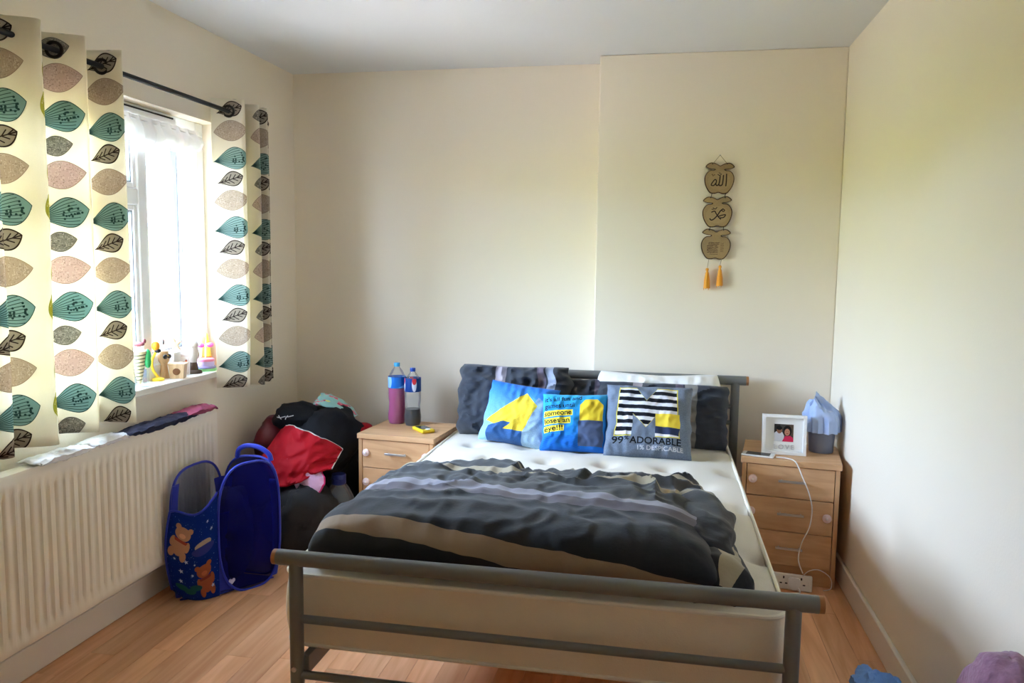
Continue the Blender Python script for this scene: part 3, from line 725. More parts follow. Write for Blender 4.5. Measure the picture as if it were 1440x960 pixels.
bottle((.703, 3.632, .55), .047, .315, .185, PINKL, mat('sky_blue_cap', lin((60, 160, 215)), .35), LB1, None, .187, .245, 'taller clear bottle of pink drink with light blue cap', .90)
bottle((.797, 3.605, .55), .043, .295, .085, COLA, mat('blue_cap', lin((24, 70, 160)), .35), LB2, None, .175, .245, 'clear bottle with dark cola left at the bottom and navy cap', .86)
# yellow handheld
yd = thing('yellow_phone', (.895, 3.47, .55), 'small yellow cased phone lying on the chest beside the bottles', 'phone')
T = TR((.895, 3.472, .55), .75)
MB().box(-.035, .035, -.062, .062, 0, .018, T).build('case', mat('yellow_rubber', lin((228, 196, 40)), .5), yd, bevel=.008, seg=3)
MB().box(-.026, .026, -.035, .042, .0175, .0195, T).build('screen', mat('grey_screen', (.06, .07, .08), .15), yd, bevel=.003)
MB().lathe([(0, .002), (.012, .002), (.013, 0)], T @ Vector((0, -.047, .018)), 16).build('button', WHITEP, yd)

# 5 litre water bottle on the floor
wb = thing('water_bottle', (.515, 3.315, 0), 'large clear water bottle with blue cap on the floor by the clothes pile', 'bottle')
R_ = .078; MB().lathe([(0, .004), (R_*.9, 0), (R_, .02), (R_*.97, .08), (R_, .1), (R_*.97, .15), (R_, .2), (R_*.9, .24), (R_*.62, .285), (R_*.35, .31), (R_*.34, .33)], (.515, 3.315, 0), 28).build('bottle_body', glass('clear_blue_pet', (.86, .9, .95), .12, (.7, .78, .88)), wb)
MB().lathe([(0, .352), (R_*.42, .352), (R_*.45, .345), (R_*.45, .305), (R_*.4, .302)], (.515, 3.315, 0), 24).build('cap', mat('dark_blue_cap', lin((30, 40, 110)), .4), wb)
MB().tube([(.515+.03*math.cos(a), 3.315+.03*math.sin(a)*.4-.02, .33+.0*a) for a in np.linspace(0, 6.28, 14)], .004, 6).build('carry_ring', mat('dark_blue_cap', (0, 0, 0)), wb)

# ------------------------------------------------------------------ items on the other chest
# photo frame
pf = thing('photo_frame', (2.60, 3.40, .55), 'white deep box photo frame holding a small couple photograph', 'photo frame')
T = TR((2.587, 3.385, .551), -.05) @ Matrix.Rotation(-.14, 4, 'X'); fw, fh, bd = .188, .178, .014
FRW = mat('white_lacquer', (.86, .86, .85), .3)
m = MB(); m.box(-fw/2, -fw/2+bd, 0, .034, 0, fh, T); m.box(fw/2-bd, fw/2, 0, .034, 0, fh, T); m.box(-fw/2+bd, fw/2-bd, 0, .034, 0, bd, T); m.box(-fw/2+bd, fw/2-bd, 0, .034, fh-bd, fh, T)
m.build('frame', FRW, pf, bevel=.0015)
MB().box(-fw/2+bd, fw/2-bd, .02, .024, bd, fh-bd, T).build('mount', mat('white_card', (.84, .84, .82), .8), pf, smooth=False)
C = Canvas(192, 176, (70, 66, 62)); C.poly([(0, 90), (60, 110), (60, 176), (0, 176)], (50, 44, 40)); C.poly([(120, 60), (192, 60), (192, 176), (120, 176)], (86, 72, 60))
C.poly([(0, 0), (96, 0), (100, 60), (80, 96), (20, 100), (0, 80)], (206, 206, 212)); C.ell(52, 112, 26, 32, (146, 100, 76)); C.ell(50, 136, 28, 20, (22, 18, 18))
C.poly([(80, 0), (192, 0), (190, 40), (160, 62), (110, 58)], (206, 44, 84)); C.ell(132, 110, 42, 54, (20, 16, 16)); C.ell(130, 96, 27, 36, (188, 132, 104)); C.ell(131, 82, 10, 4, (150, 60, 60))
for x in (120, 140): C.ell(x, 104, 3, 2, (30, 20, 20))
for x in (44, 62): C.ell(x, 116, 3, 2, (30, 20, 20))
pm = img_mat('couple_photo', C.image('couple_photo'), .3, 0, 0)
MB().add([T @ Vector((x, .0195, z)) for x, z in ((-.042, .058), (.040, .058), (.040, .135), (-.042, .135))], [(0, 1, 2, 3)], [(0, 0), (1, 0), (1, 1), (0, 1)]).build('photo', pm, pf, smooth=False, solid=.0006)
# raised letters L O V E
cu = bpy.data.curves.new('letters', 'FONT'); cu.body = 'LOVE'; cu.size = .030; cu.extrude = .002; cu.space_character = 1.35; cu.align_x = 'CENTER'
to = bpy.data.objects.new('t', cu); COL.objects.link(to); bpy.context.view_layer.update()
tm = to.evaluated_get(bpy.context.evaluated_depsgraph_get()).to_mesh()
V = [T @ Vector((v.co.x, .018-v.co.z, .024+v.co.y)) for v in tm.vertices]; Fc = [tuple(p.vertices) for p in tm.polygons]
to.evaluated_get(bpy.context.evaluated_depsgraph_get()).to_mesh_clear(); bpy.data.objects.remove(to)
lo = MB().add(V, Fc).build('lettering', mat('silver_white_letters', (.52, .52, .54), .4), pf, smooth=False); lo['label'] = 'raised white letters spelling LOVE'
MB().box(-.02, .02, .03, .034, .02, .12, T).build('stand', FRW, pf, smooth=False)

# white phone on charge with its cable
ph = thing('mobile_phone', (2.49, 3.345, .55), 'white mobile phone charging at the front edge of the chest', 'phone')
T = TR((2.474, 3.352, .5505), -.146+math.radians(83))
MB().box(-.033, .033, -.068, .068, 0, .008, T).build('case', mat('white_phone', (.82, .82, .82), .25), ph, bevel=.003)
MB().box(-.029, .029, -.050, .050, .0075, .0086, T).build('screen', mat('black_glass', (.01, .01, .012), .08), ph, smooth=False)
WC = mat('white_cable', (.80, .79, .76), .45)
P = lambda x, y, z: TR_ @ Vector((x, y, z))
cab = smooth_path([P(.145, .03, .555), P(.19, .02, .556), P(.225, -.004, .548), P(.255, -.022, .49), P(.285, -.022, .42), P(.30, -.015, .35), P(.292, -.018, .27), P(.265, -.02, .20), P(.255, -.03, .13), P(.275, -.045, .075)], 8)
tag(MB().tube(cab, .0024, 6).build('charging_cable', WC), 'white charging cable hanging down over the drawer fronts', 'cable')

# extension lead on the floor
ex = thing('extension_lead', (2.59, 3.23, 0), 'white four-way extension socket on the floor against the chest plinth', 'extension lead')
T = TR_ @ TR((.16, -.062, 0)) @ Matrix.Rotation(-.25, 4, 'X'); EXW = mat('cream_socket_plastic', (.80, .77, .71), .4)
MB().box(-.135, .155, 0, .03, .002, .068, T).build('socket_bar', EXW, ex, bevel=.005)
for k in range(4):
    x = -.105+k*.072; m = MB()
    for dx, dz, a, b in ((0, .052, .003, .005), (-.011, .028, .005, .0025), (.011, .028, .005, .0025)): m.box(x+dx-a, x+dx+a, -.0006, .001, dz-b, dz+b, T)
    m.build('socket', BLACK, ex, smooth=False)
    MB().box(x+.026, x+.033, -.003, .001, .03, .05, T).build('switch', EXW, ex, bevel=.001)
pg = MB().prism([(-.006, .0), (.006, 0), (.024, .022), (.024, .044), (.017, .05), (-.017, .05), (-.024, .044), (-.024, .022)], T @ TR((.112-.03, -.03, .006)), .028).build('charger_plug', WHITEP); tag(pg, 'white charger plug pushed into the extension socket', 'plug')
lead = smooth_path([P(.01, -.05, .012), P(.03, -.09, .006), P(.12, -.115, .005), P(.22, -.11, .005), P(.265, -.09, .006), P(.255, -.06, .02)], 8)
MB().tube(lead, .0035, 6).build('lead', WC, ex)
lp = smooth_path([P(.275, -.06, .07), P(.30, -.07, .10), P(.34, -.06, .105), P(.385, -.04, .07), P(.39, -.03, .02), P(.36, -.03, .006)], 8)
tag(MB().tube(lp, .0022, 6).build('loose_cable', WC), 'thin white cable looping beside the extension socket', 'cable')

# grey-blue bin with a blue bag
bn = thing('small_bin', (2.765, 3.505, .55), 'grey blue bin stuffed with a pale blue cloth on the chest corner', 'bin')
BINM = mat('grey_blue_plastic', lin((120, 128, 150)), .45)
MB().lathe([(0, .003), (.050, 0), (.052, .004), (.060, .13), (.063, .132), (.060, .135), (.058, .13), (.050, .008), (0, .007)], (2.765, 3.505, .55), 30).build('bucket', BINM, bn)
def bagf(u, v):
    a = 2*math.pi*u; ca, sa = math.cos(a), math.sin(a)
    r = .066*(1-v**2.2)**.8*(1+.30*noise.noise(Vector((ca*1.6, sa*1.6, v*1.5+2)))); r += .020*(1-v)*ridge(ca*2.6, sa*2.6, v*1.4)
    z = .672+.105*v**.7*(1+.35*noise.noise(Vector((ca*1.2+3, sa*1.2, v*1.2))))+.022*ridge(ca*1.8, sa*1.8, v*2+4)*(.3+v)-.03*(v < .06)
    return Vector((2.765-.035*v*v+r*ca, 3.50+r*sa, z))
tag(MB().grid(bagf, 48, 24).build('pale_blue_cloth', mat('pale_blue_tissue', lin((168, 188, 226)), .8, bump=.2)), 'crumpled pale blue cloth rising out of the grey blue bin', 'cloth')

# ------------------------------------------------------------------ wall hanging
wh = thing('wall_hanging', (2.29, YC, 1.27), 'wall hanging of three wooden apple plaques with orange tassels', 'wall hanging')
half = [(0, .060), (.012, .066), (.03, .073), (.05, .072), (.068, .056), (.056, .047), (.038, .043), (.026, .042), (.030, .038), (.046, .037), (.060, .026), (.069, .008), (.070, -.012), (.064, -.036), (.052, -.058), (.038, -.072), (.018, -.074), (0, -.069)]
apple = half+[(-x, z) for x, z in half[-2:0:-1]]
apple = [(p.x, p.y) for p in smooth_path([(x, z, 0) for x, z in apple], 3, True)]
def plaque_img(kind):
    C = Canvas(280, 294, (158, 134, 98)); C.speckle(.12, kind, 3); q = lambda x, z: (140+x*2000, 148+z*2000)
    # scorched edge (a burnt line in the wood)
    C.stroke([q(x*.975, z*.975) for x, z in apple+apple[:1]], 12, (70, 48, 30)); C.stroke([q(-.022, .040), q(-.052, .037)], 9, (50, 34, 22)); C.stroke([q(.022, .040), q(.052, .037)], 9, (50, 34, 22))
    ink = (34, 22, 18)
    def st(pts, w_=7): C.stroke([tuple(p)[:2] for p in smooth_path([(140+x*2.0, 126+z*2.0, 0) for x, z in pts], 8)], w_*1.35, ink)
    if kind == 1:
        C.ell(140, 120, 104, 84, (176, 152, 114), .4)
        st([(32, -24), (33, 0), (32, 30)], 8); st([(18, 24), (17, -5), (14, -20), (4, -24), (-1, -18)], 8); st([(3, 20), (1, -8), (-3, -20), (-10, -24), (-15, -18)], 8)
        st([(-15, -18), (-13, -2), (-20, 4), (-30, -8), (-36, -22), (-24, -24), (-15, -12)], 7); st([(-8, 28), (0, 24), (8, 30)], 5); st([(-4, 36), (4, 34)], 4)
        for a, b in ((-30, 22), (-24, 26), (-34, 27)): C.ell(140+a*2, 126+b*2, 7, 6, (90, 66, 46), .7)
    elif kind == 2:
        C.ell(140, 120, 104, 84, (176, 152, 114), .4)
        st([(-26, 10), (-12, 14), (-6, 4), (6, -14), (16, -24)], 7); st([(26, 24), (14, 14), (2, -4), (-12, -20), (-26, -28), (-34, -22)], 8)
        st([(26, 24), (34, 18), (28, 12), (20, 18)], 6); st([(4, -12), (20, -6), (38, -4), (30, -16), (14, -18)], 7); st([(-20, 30), (-10, 24), (-2, 32)], 5); st([(-26, 24), (-18, 22)], 4)
    else:
        rr = random.Random(4)
        for r in range(7):
            y = 70+r*15; x0 = 62 if r < 5 else 74
            for k in range(9): C.stroke([(x0+k*11, y+rr.uniform(-2, 2)), (x0+k*11+rr.uniform(5, 10), y+rr.uniform(-3, 3))], rr.uniform(5, 9), (84, 62, 46), .85)
        for r in range(7):
            y = 78+r*13
            for k in range(3): C.stroke([(186+k*10, y), (186+k*10+7, y+rr.uniform(-3, 3))], 5, (110, 86, 62), .8)
        for k in range(6): C.stroke([(88+k*13, 50), (96+k*13, 53)], 5, (84, 62, 46), .8)
    return img_mat('burnt_wood_plaque', C.image('plaque_%d' % kind), .6, .1, 0)
CORD = mat('twine', lin((150, 130, 100)), .9); Z3 = (1.802, 1.642, 1.487); X3 = (2.288, 2.284, 2.283)
for k in range(3):
    T = TR((X3[k], YC-.018, Z3[k]), 0, 0, (.03, -.02, .02)[k])
    o = MB().prism(apple, T, .007).build('apple_plaque', plaque_img(k+1), wh, smooth=False)
    for sx in (-1, 1):
        zt = Z3[k]+.070; 
        if k == 0: MB().tube([(X3[0]+sx*.032, YC-.021, zt), (2.288, YC-.012, 1.912)], .0013, 6).build('cord', CORD, wh)
        else: MB().tube([(X3[k]+sx*.032, YC-.021, zt), (X3[k-1]+sx*.032, YC-.021, Z3[k-1]-.071)], .0016, 6).build('link', mat('brass_wire', (.5, .4, .2), .3, metal=.8), wh)
        MB().ball((X3[k]+sx*.034, YC-.0195, Z3[k]+.068), .0028, 8, 6).build('ring', mat('brass_wire', (0, 0, 0)), wh)
MB().lathe([(0, .012), (.004, .011), (.004, 0), (.002, 0)], (2.288, YC, 1.912), 12, Matrix.Rotation(math.pi/2, 4, 'X')).build('nail', SILV, wh)
TAS = mat('orange_silk', lin((236, 158, 26)), .55, bump=.4, bscale=200, sheen=.3)
for sx, dz in ((-1, 0), (1, .014)):
    x = 2.277+sx*.030; z = 1.372+dz
    MB().tube([(X3[2]+sx*.030, YC-.018, 1.416), (x, YC-.018, z)], .0012, 6).build('cord', CORD, wh)
    t = MB().lathe([(0, 0), (.006, -.002), (.008, -.008), (.006, -.015), (.005, -.018), (.009, -.03), (.012, -.06), (.0145, -.098), (.012, -.1), (0, -.095)], (x, YC-.018, z), 18).build('tassel', TAS, wh)
    for q in range(14):
        a = q*2*math.pi/14
        MB().tube([(x+.0065*math.cos(a), YC-.018+.0065*math.sin(a), z-.022), (x+.0125*math.cos(a), YC-.018+.0115*math.sin(a), z-.06), (x+.015*math.cos(a), YC-.018+.013*math.sin(a), z-.1-.004*(q % 3))], .0016, 4).build('strand', TAS, t) if q % 2 == 0 else None

# ------------------------------------------------------------------ pop-up laundry hamper
hp = thing('laundry_hamper', (.28, 2.80, 0), 'blue pop-up laundry hamper printed with teddy bears and stars beside the radiator', 'hamper')
MESHB = sheer('blue_hamper_mesh', lin((20, 22, 92)), .2, .15); MESHG = sheer('grey_hamper_mesh', lin((90, 100, 130)), .45, .3)
BLUEF = mat('royal_blue_nylon', lin((24, 44, 170)), .5, bump=.15, var=.05, sheen=.2)
def bear_img():
    C = Canvas(384, 640, (22, 48, 128)); r = random.Random(2)
    for k in range(140): C.ell(r.uniform(0, 384), r.uniform(0, 640), r.uniform(1, 3), r.uniform(1, 3), (120, 150, 220))
    def star(x, y, s, col): C.poly([(x+s*(1 if k % 2 == 0 else .42)*math.cos(.3+math.pi/2+k*math.pi/5), y+s*(1 if k % 2 == 0 else .42)*math.sin(.3+math.pi/2+k*math.pi/5)) for k in range(10)], col)
    def bear(x, y, s, a, body, scarf):
        f = lambda p, q: (x+(p*math.cos(a)-q*math.sin(a))*s, y+(p*math.sin(a)+q*math.cos(a))*s)
        for p, q, rx, ry in ((0, -60, 34, 48), (-30, -100, 16, 30), (30, -100, 16, 30), (-38, -40, 14, 30), (38, -40, 14, 30), (0, 20, 42, 36), (-34, 48, 15, 15), (34, 48, 15, 15)): C.ell(*f(p, q), rx*s, ry*s, body, 1, a)
        C.ell(*f(0, 8), 17*s, 13*s, tuple(min(255, int(c*1.2)) for c in body)); C.poly([f(-36, -14), f(36, -14), f(30, -30), f(-30, -30)], scarf)
    bear(110, 470, 1.35, -.25, (190, 142, 114), (160, 76, 64)); C.ell(265, 400, 62, 34, (176, 158, 138)); C.ell(265, 366, 84, 34, (60, 66, 140)); bear(270, 190, 1.3, .15, (160, 90, 64), (130, 64, 54))
    for x, y, s in ((100, 220, 20), (60, 300, 12), (180, 200, 14), (90, 140, 18), (330, 470, 14), (200, 280, 10), (300, 540, 12), (330, 90, 16), (140, 300, 18)): star(x, y, s, (190, 200, 230))
    for x, y in ((90, 90), (150, 70), (200, 100)): C.ell(x, y, 46, 24, (40, 90, 100))
    return sheer('bear_print_nylon', (1, 1, 1), 0, .15, C.image('bear_print'))
CORN = [Vector((.28, 2.64, 0)), Vector((.43, 2.875, 0)), Vector((.16, 2.88, 0)), Vector((.135, 2.535, 0))]   # front, right, back, left
def panel(a, b, mtl, rimm, h, nm, bulge=.03, z0=.0, ex=3.2):
    d = b-a; nrm = Vector((d.y, -d.x, 0)).normalized(); hz = h/2
    def se(ang, k=1):
        c, s = math.cos(ang), math.sin(ang); return .5+.5*k*math.copysign(abs(c)**(2/ex), c), hz+hz*k*math.copysign(abs(s)**(2/ex), s)
    def pt(s, z): return a+d*s+Vector((0, 0, z0+z))+nrm*bulge*(1-(2*s-1)**2)*(1-.4*abs(2*z/h-1))
    m = MB(); N = 48; K = 8
    V = [pt(.5, hz)]; UV = [(.5, .5)]; Fc = []
    for k in range(1, K+1):
        for i in range(N):
            s, z = se(2*math.pi*i/N, k/K); V.append(pt(s, z)); UV.append((s, z/h))
    for i in range(N): Fc.append((0, 1+i, 1+(i+1) % N))
    for k in range(K-1):
        for i in range(N): Fc.append((1+k*N+i, 1+(k+1)*N+i, 1+(k+1)*N+(i+1) % N, 1+k*N+(i+1) % N))
    o = m.add(V, Fc, UV).build(nm, mtl, hp)
    MB().tube([pt(*se(2*math.pi*i/N)) for i in range(N)], .0055, 8, closed=True).build('wire_rim', rimm, o)
    return pt
BP = bear_img()
def printf(u, v):
    a, b = CORN[3], CORN[0]; d = b-a; n = Vector((d.y, -d.x, 0)).normalized()
    z0 = .004+.055*(1-u)**4; z1 = .44-.075*math.sin(math.pi*u)-.06*(1-u)**6
    return a+d*(u+.0*v)+Vector((0, 0, z0+(z1-z0)*v))+n*(.045*math.sin(math.pi*u)**.8*(1-.5*abs(2*v-1)**2))-d.normalized()*.02*(1-u)*math.sin(math.pi*v)
pp = MB().grid(printf, 20, 30).build('printed_panel', BP, hp)
MB().tube([printf(i/20, 1) for i in range(21)], .005, 8).build('top_binding', BLUEF, pp)
MB().tube([printf(0, i/20) for i in range(21)], .005, 8).build('side_wire', BLUEF, pp)
p_right = panel(CORN[0], CORN[1], MESHB, BLUEF, .545, 'mesh_panel', .03, ex=2.9)
panel(CORN[2], CORN[3], MESHG, BLUEF, .53, 'mesh_panel', .02); panel(CORN[1], CORN[2], MESHB, BLUEF, .53, 'mesh_panel', .03)
CEN = sum(CORN, Vector())/4
MB().add([c.lerp(CEN, .13)+Vector((0, 0, .006)) for c in CORN], [(0, 1, 2, 3)]).build('base', BLUEF, hp, solid=.006, smooth=False)
# corner gussets joining the loops, lower than the arches
for i, (cc, hh) in enumerate(zip(CORN, (.33, .42, .42, .46))):
    n1 = CORN[i-1]-cc; n2 = CORN[(i+1) % 4]-cc
    m = MB(); m.grid(lambda u, v, cc=cc, n1=n1, n2=n2, hh=hh: cc+(n1*(.13+.05*abs(2*v-1)**3)).lerp(n2*(.13+.05*abs(2*v-1)**3), u)+Vector((0, 0, .02+hh*v))+(-(n1+n2)*.06*math.sin(math.pi*u)), 8, 12)
    m.build('gusset', BLUEF, hp)
hd_ = smooth_path([(.225, 2.893, .522), (.235, 2.89, .556), (.275, 2.888, .576), (.33, 2.888, .572), (.375, 2.89, .545), (.385, 2.892, .515)], 6)
MB().tube(hd_, .011, 8).build('handle', BLUEF, hp)
# heart tab
MB().prism([(0, -.012), (.014, .002), (.012, .011), (.005, .012), (0, .007), (-.005, .012), (-.012, .011), (-.014, .002)], TR(p_right(.17, .055)+Vector((.004, -.004, 0)), math.atan2(CORN[1].y-CORN[0].y, CORN[1].x-CORN[0].x)), .002).build('heart_tab', mat('pale_tab', lin((190, 190, 215)), .6), hp, smooth=False)
# dark garment inside
def blob(name, c, r, mtl, seed, wr=.02, fl=.35, n=56, m_=36, sc=6, parent=None, zmin=None, pw=1.0):
    def f(u, v):
        a = 2*math.pi*u; b = math.pi*v; d = Vector((math.cos(a)*math.sin(b)**pw, math.sin(a)*math.sin(b)**pw, -math.cos(b)))
        w1 = fbm(d.x*1.3+seed, d.y*1.3, d.z*1.3, 2)
        k = 1+fl*w1
        q = Vector((c[0]+d.x*r[0]*k, c[1]+d.y*r[1]*k, c[2]+d.z*r[2]*k))
        n_ = wr*(ridge(q.x*sc+w1*2+seed, q.y*sc*.7, q.z*sc)+.6*ridge(q.x*sc*1.9, q.y*sc*1.9+w1*3, q.z*sc*1.3+seed))
        q += d*n_*math.sin(b)**.3
        if zmin is not None: q.z = max(zmin, q.z)
        return q
    return MB().grid(f, n, m_).build(name, mtl, parent)
NAVY = mat('navy_cloth', lin((24, 26, 48)), .9, bump=.3)
tag(blob('dark_garment', (.255, 2.77, .22), (.075, .10, .20), NAVY, 3, .015, .15, 36, 24, zmin=.012), 'dark clothes showing through the mesh of the hamper', 'clothes')

# ------------------------------------------------------------------ clothes pile in the corner
BLK = mat('black_nylon', (.007, .007, .009), .75, bump=.25, bscale=40, spec=.2); CHA = mat('charcoal_canvas', (.018, .017, .018), .85, bump=.3, bscale=120)
RED = mat('red_polyester', lin((164, 8, 26)), .7, bump=.25, bscale=60, spec=.2); MAR = mat('maroon_nylon', lin((96, 14, 28)), .5, bump=.2)
tag(blob('holdall', (.39, 3.16, .17), (.15, .17, .185), CHA, 4, .012, .18, zmin=.002, sc=4), 'slumped charcoal holdall at the bottom of the clothes pile', 'bag')
bb = blob('black_sack', (.285, 3.60, .25), (.23, .26, .29), BLK, 7, .016, .16, zmin=.002, sc=4); tag(bb, 'big black sack filling the room corner under the jackets', 'sack')
mb = blob('maroon_bag', (.155, 3.40, .47), (.10, .14, .13), MAR, 9, .008, .15, 40, 28); tag(mb, 'maroon bag edge peeking out on the wall side of the pile', 'bag')
jk = thing('black_jacket', (.32, 3.46, .46), 'black jacket with a small white logo draped on top of the clothes pile', 'jacket')
blob('jacket_body', (.33, 3.50, .475), (.215, .25, .165), BLK, 12, .014, .2, sc=5, parent=jk)
collar = blob('collar', (.255, 3.40, .60), (.11, .12, .075), BLK, 15, .006, .2, 36, 24, parent=jk)
rj = thing('red_jacket', (.37, 3.31, .42), 'red jacket with pale piping spilling over the front of the pile', 'jacket')
def redf(u, v):
    # cloth draped forward over the pile: v down, u across
    x = .225+.30*u-.04*v*(1-u); y = 3.34-.16*v-.10*math.sin(math.pi*u)+.05*(u > .8)*(u-.8)+.03*v*u
    zt = .575+.03*math.sin(math.pi*u)-.10*u*u; z = zt-(.22+.03*math.sin(u*5))*v*(1-.55*abs(2*u-.9)**2)
    n = .022*ridge(u*3+fbm(u*2, v*2, 1), v*2.2, 5)+.010*ridge(u*6, v*3+u*2, 2)
    return Vector((x+.3*n, y-n, z))
rb = MB().grid(redf, 50, 36).build('jacket_body', RED, rj, solid=.006)
MB().tube([redf(i/50, 0) for i in range(51)], .0035, 6).build('piping', mat('pale_piping', (.6, .58, .56), .7), rb)
MB().tube([redf(1, i/36) for i in range(37)], .0035, 6).build('piping', mat('pale_piping', (0, 0, 0)), rb)
tag(blob('red_cuff', (.52, 3.58, .49), (.07, .10, .05), RED, 22, .006, .2, 30, 20), 'red sleeve end lying over the black sack near the chest', 'clothes')
fl_cols = Canvas(256, 256, (150, 200, 196)); rr = random.Random(5)
for k in range(26):
    x, y = rr.uniform(0, 256), rr.uniform(0, 256); c = rr.choice([(210, 60, 90), (230, 130, 150), (236, 226, 120), (220, 90, 110)])
    for q in range(5): fl_cols.ell(x+9*math.cos(q*1.257), y+9*math.sin(q*1.257), 7, 7, c)
FLO = img_mat('mint_floral_cotton', fl_cols.image('floral_print'))
def strip_cloth(name, pts, wv, mtl, label, cat, thick=.008, seed=1, amp=.01, rim=None):
    """a length of cloth: centre path pts, half-width vectors wv"""
    P = smooth_path(pts, 10); Wv = smooth_path(wv, 10)
    def f(u, v):
        i = u*(len(P)-1); k = min(int(i), len(P)-2); p = P[k].lerp(P[k+1], i-k); q = Wv[k].lerp(Wv[k+1], i-k); s = 2*v-1
        n = amp*(ridge(u*4+seed, v*3, seed)+.5*ridge(u*8, v*7, seed+3))
        return p+q*s+Vector((.25*n, -.4*n, n))
    o = MB().grid(f, 44, 24).build(name, mtl, solid=thick); tag(o, label, cat)
    if rim:
        MB().tube([f(i/44, 0) for i in range(45)], .005, 6).build('hem', rim, o); MB().tube([f(1, i/24) for i in range(25)], .005, 6).build('hem', rim, o)
    return o
strip_cloth('floral_cloth', [(.32, 3.50, .675), (.37, 3.53, .665), (.44, 3.57, .62), (.48, 3.60, .57)], [(0, .05, .02), (.0, .07, .01), (.0, .07, 0), (0, .05, 0)], FLO, 'mint floral cloth on the top edge of the clothes pile', 'cloth', seed=4, amp=.006)
strip_cloth('pink_towel', [(.385, 3.175, .44), (.42, 3.15, .395), (.455, 3.125, .335), (.45, 3.115, .285)], [(-.06, -.02, .02), (-.075, -.02, .01), (-.06, -.02, -.01), (-.035, -.01, -.01)], mat('pale_pink_towel', lin((206, 160, 186)), .95, bump=.4, bscale=200), 'pale pink towel with magenta edging hanging from the pile', 'towel', seed=6, amp=.007, rim=mat('magenta_hem', lin((196, 30, 100)), .8))
# small pale stitched mark on the black jacket, laid on the cloth
def on_surface(o, x, z, y0=2.8):
    L0 = Vector((x, y0, z))-ORG[o.name]; hit, p, n, _ = o.ray_cast(L0, Vector((0, 1, 0)))
    return (p+ORG[o.name]+n*.0025) if hit else None
bpy.context.view_layer.update()
mk = MB()
for x0, x1, z0, z1 in ((.205, .225, .618, .622), (.222, .240, .630, .616), (.236, .262, .622, .630), (.262, .272, .618, .634), (.272, .292, .628, .632)):
    P = [on_surface(collar, x0+(x1-x0)*k/6, z0+(z1-z0)*k/6) for k in range(7)]; P = [p for p in P if p]
    if len(P) > 2: mk.tube(P, .0022, 5)
if mk.v: mk.build('stitched_mark', mat('pale_thread', (.6, .6, .62), .8), jk)

# ------------------------------------------------------------------ cloths drying on the radiator
def over_rad(name, y0, y1, mtl, label, h, front, seed, x0=.022, group=None):
    """cloth laid along the radiator top, slightly over its front edge"""
    def f(u, v):
        y = y0+(y1-y0)*u; e = math.sin(math.pi*u)**.35
        a = v; x = x0+(.115-x0)*min(1, a*1.25); z = .722+h*e*math.sin(math.pi*min(1, a*1.1))**.6
        if a > .8: z = .722-front*(a-.8)/.2*e; x = .108+.006*e
        n = .007*ridge(y*14+seed, a*3, seed)+.004*fbm(y*30, a*6, seed)
        return Vector((x+.4*abs(n), y+.012*noise.noise(Vector((a*4, u*3, seed))), max(.7225 if a <= .78 else 0, z+abs(n)*1.2)))
    o = MB().grid(f, 60, 20).build(name, mtl, solid=.003); tag(o, label, 'clothes', group); return o
over_rad('white_cloth', 1.92, 2.16, mat('white_cotton', (.78, .77, .80), .9, bump=.2), 'lilac white cloth on the radiator top under the curtain end', .014, .010, 2)
over_rad('white_sock', 2.17, 2.34, mat('white_knit', (.74, .74, .76), .95, bump=.4, bscale=200), 'white sock lying on the radiator between the white and navy cloths', .018, .003, 5)
over_rad('navy_trousers', 2.35, 2.78, mat('navy_cotton', lin((30, 30, 52)), .9, bump=.2), 'navy blue clothing folded along the radiator top', .018, .010, 8)
over_rad('pink_cloth', 2.70, 2.93, mat('dusty_pink_cotton', lin((150, 70, 96)), .9, bump=.2), 'dusty pink cloth at the corner end of the radiator', .026, -.006, 11, .018)

# ------------------------------------------------------------------ ornaments on the window sill
SZ = WZ0
# striped cone souvenir
oc = thing('cone_ornament', (-.015, 2.583, SZ), 'striped cone ornament with green leaves on a clear base', 'ornament')
CLB = glass('clear_acrylic', (.95, .97, .98), .08, (.85, .92, .95)); GRN = mat('green_enamel', lin((40, 150, 80)), .4); CRM = mat('cream_resin', lin((226, 212, 170)), .5); STR = mat('olive_stripe', lin((110, 112, 84)), .5)
MB().box(-.05, .02, 2.553, 2.628, SZ, SZ+.012).build('base', CLB, oc, bevel=.003)
MB().box(-.012, .0, 2.598, 2.628, SZ+.012, SZ+.07).build('base_block', CLB, oc, bevel=.003)
MB().lathe([(0, .012), (.006, .012), (.033, .14), (.035, .145), (0, .147)], (-.015, 2.583, SZ), 24).build('cone', CRM, oc)
for k in range(8):
    z = .03+k*.0145; r = .006+(.033-.006)*(z-.012)/.128
    MB().lathe([(r, -.0022), (r+.0018, -.0015), (r+.0018, .0015), (r, .0022)], (-.015, 2.583, SZ+z), 22, Matrix.Rotation(.12, 4, 'X')).build('stripe', STR, oc)
for s, dz in ((-1, 0), (1, .008), (-1, .035), (1, .04)):
    MB().ball((-.015+s*.032, 2.583+.012*s, SZ+.115+dz*.8-.02), (.013, .012, .026), 12, 8).build('leaf', GRN, oc)
MB().ball((-.015, 2.583, SZ+.172), (.028, .012, .010), 14, 8).ball((.012, 2.583, SZ+.185), (.008, .007, .010), 10, 6).build('horse_body', mat('maroon_resin', lin((110, 48, 56)), .5), oc)
for dx in (-.018, -.006, .008, .016): MB().tube([(-.015+dx, 2.583, SZ+.146), (-.015+dx, 2.583, SZ+.168)], .003, 6).build('horse_leg', WHITEP, oc)
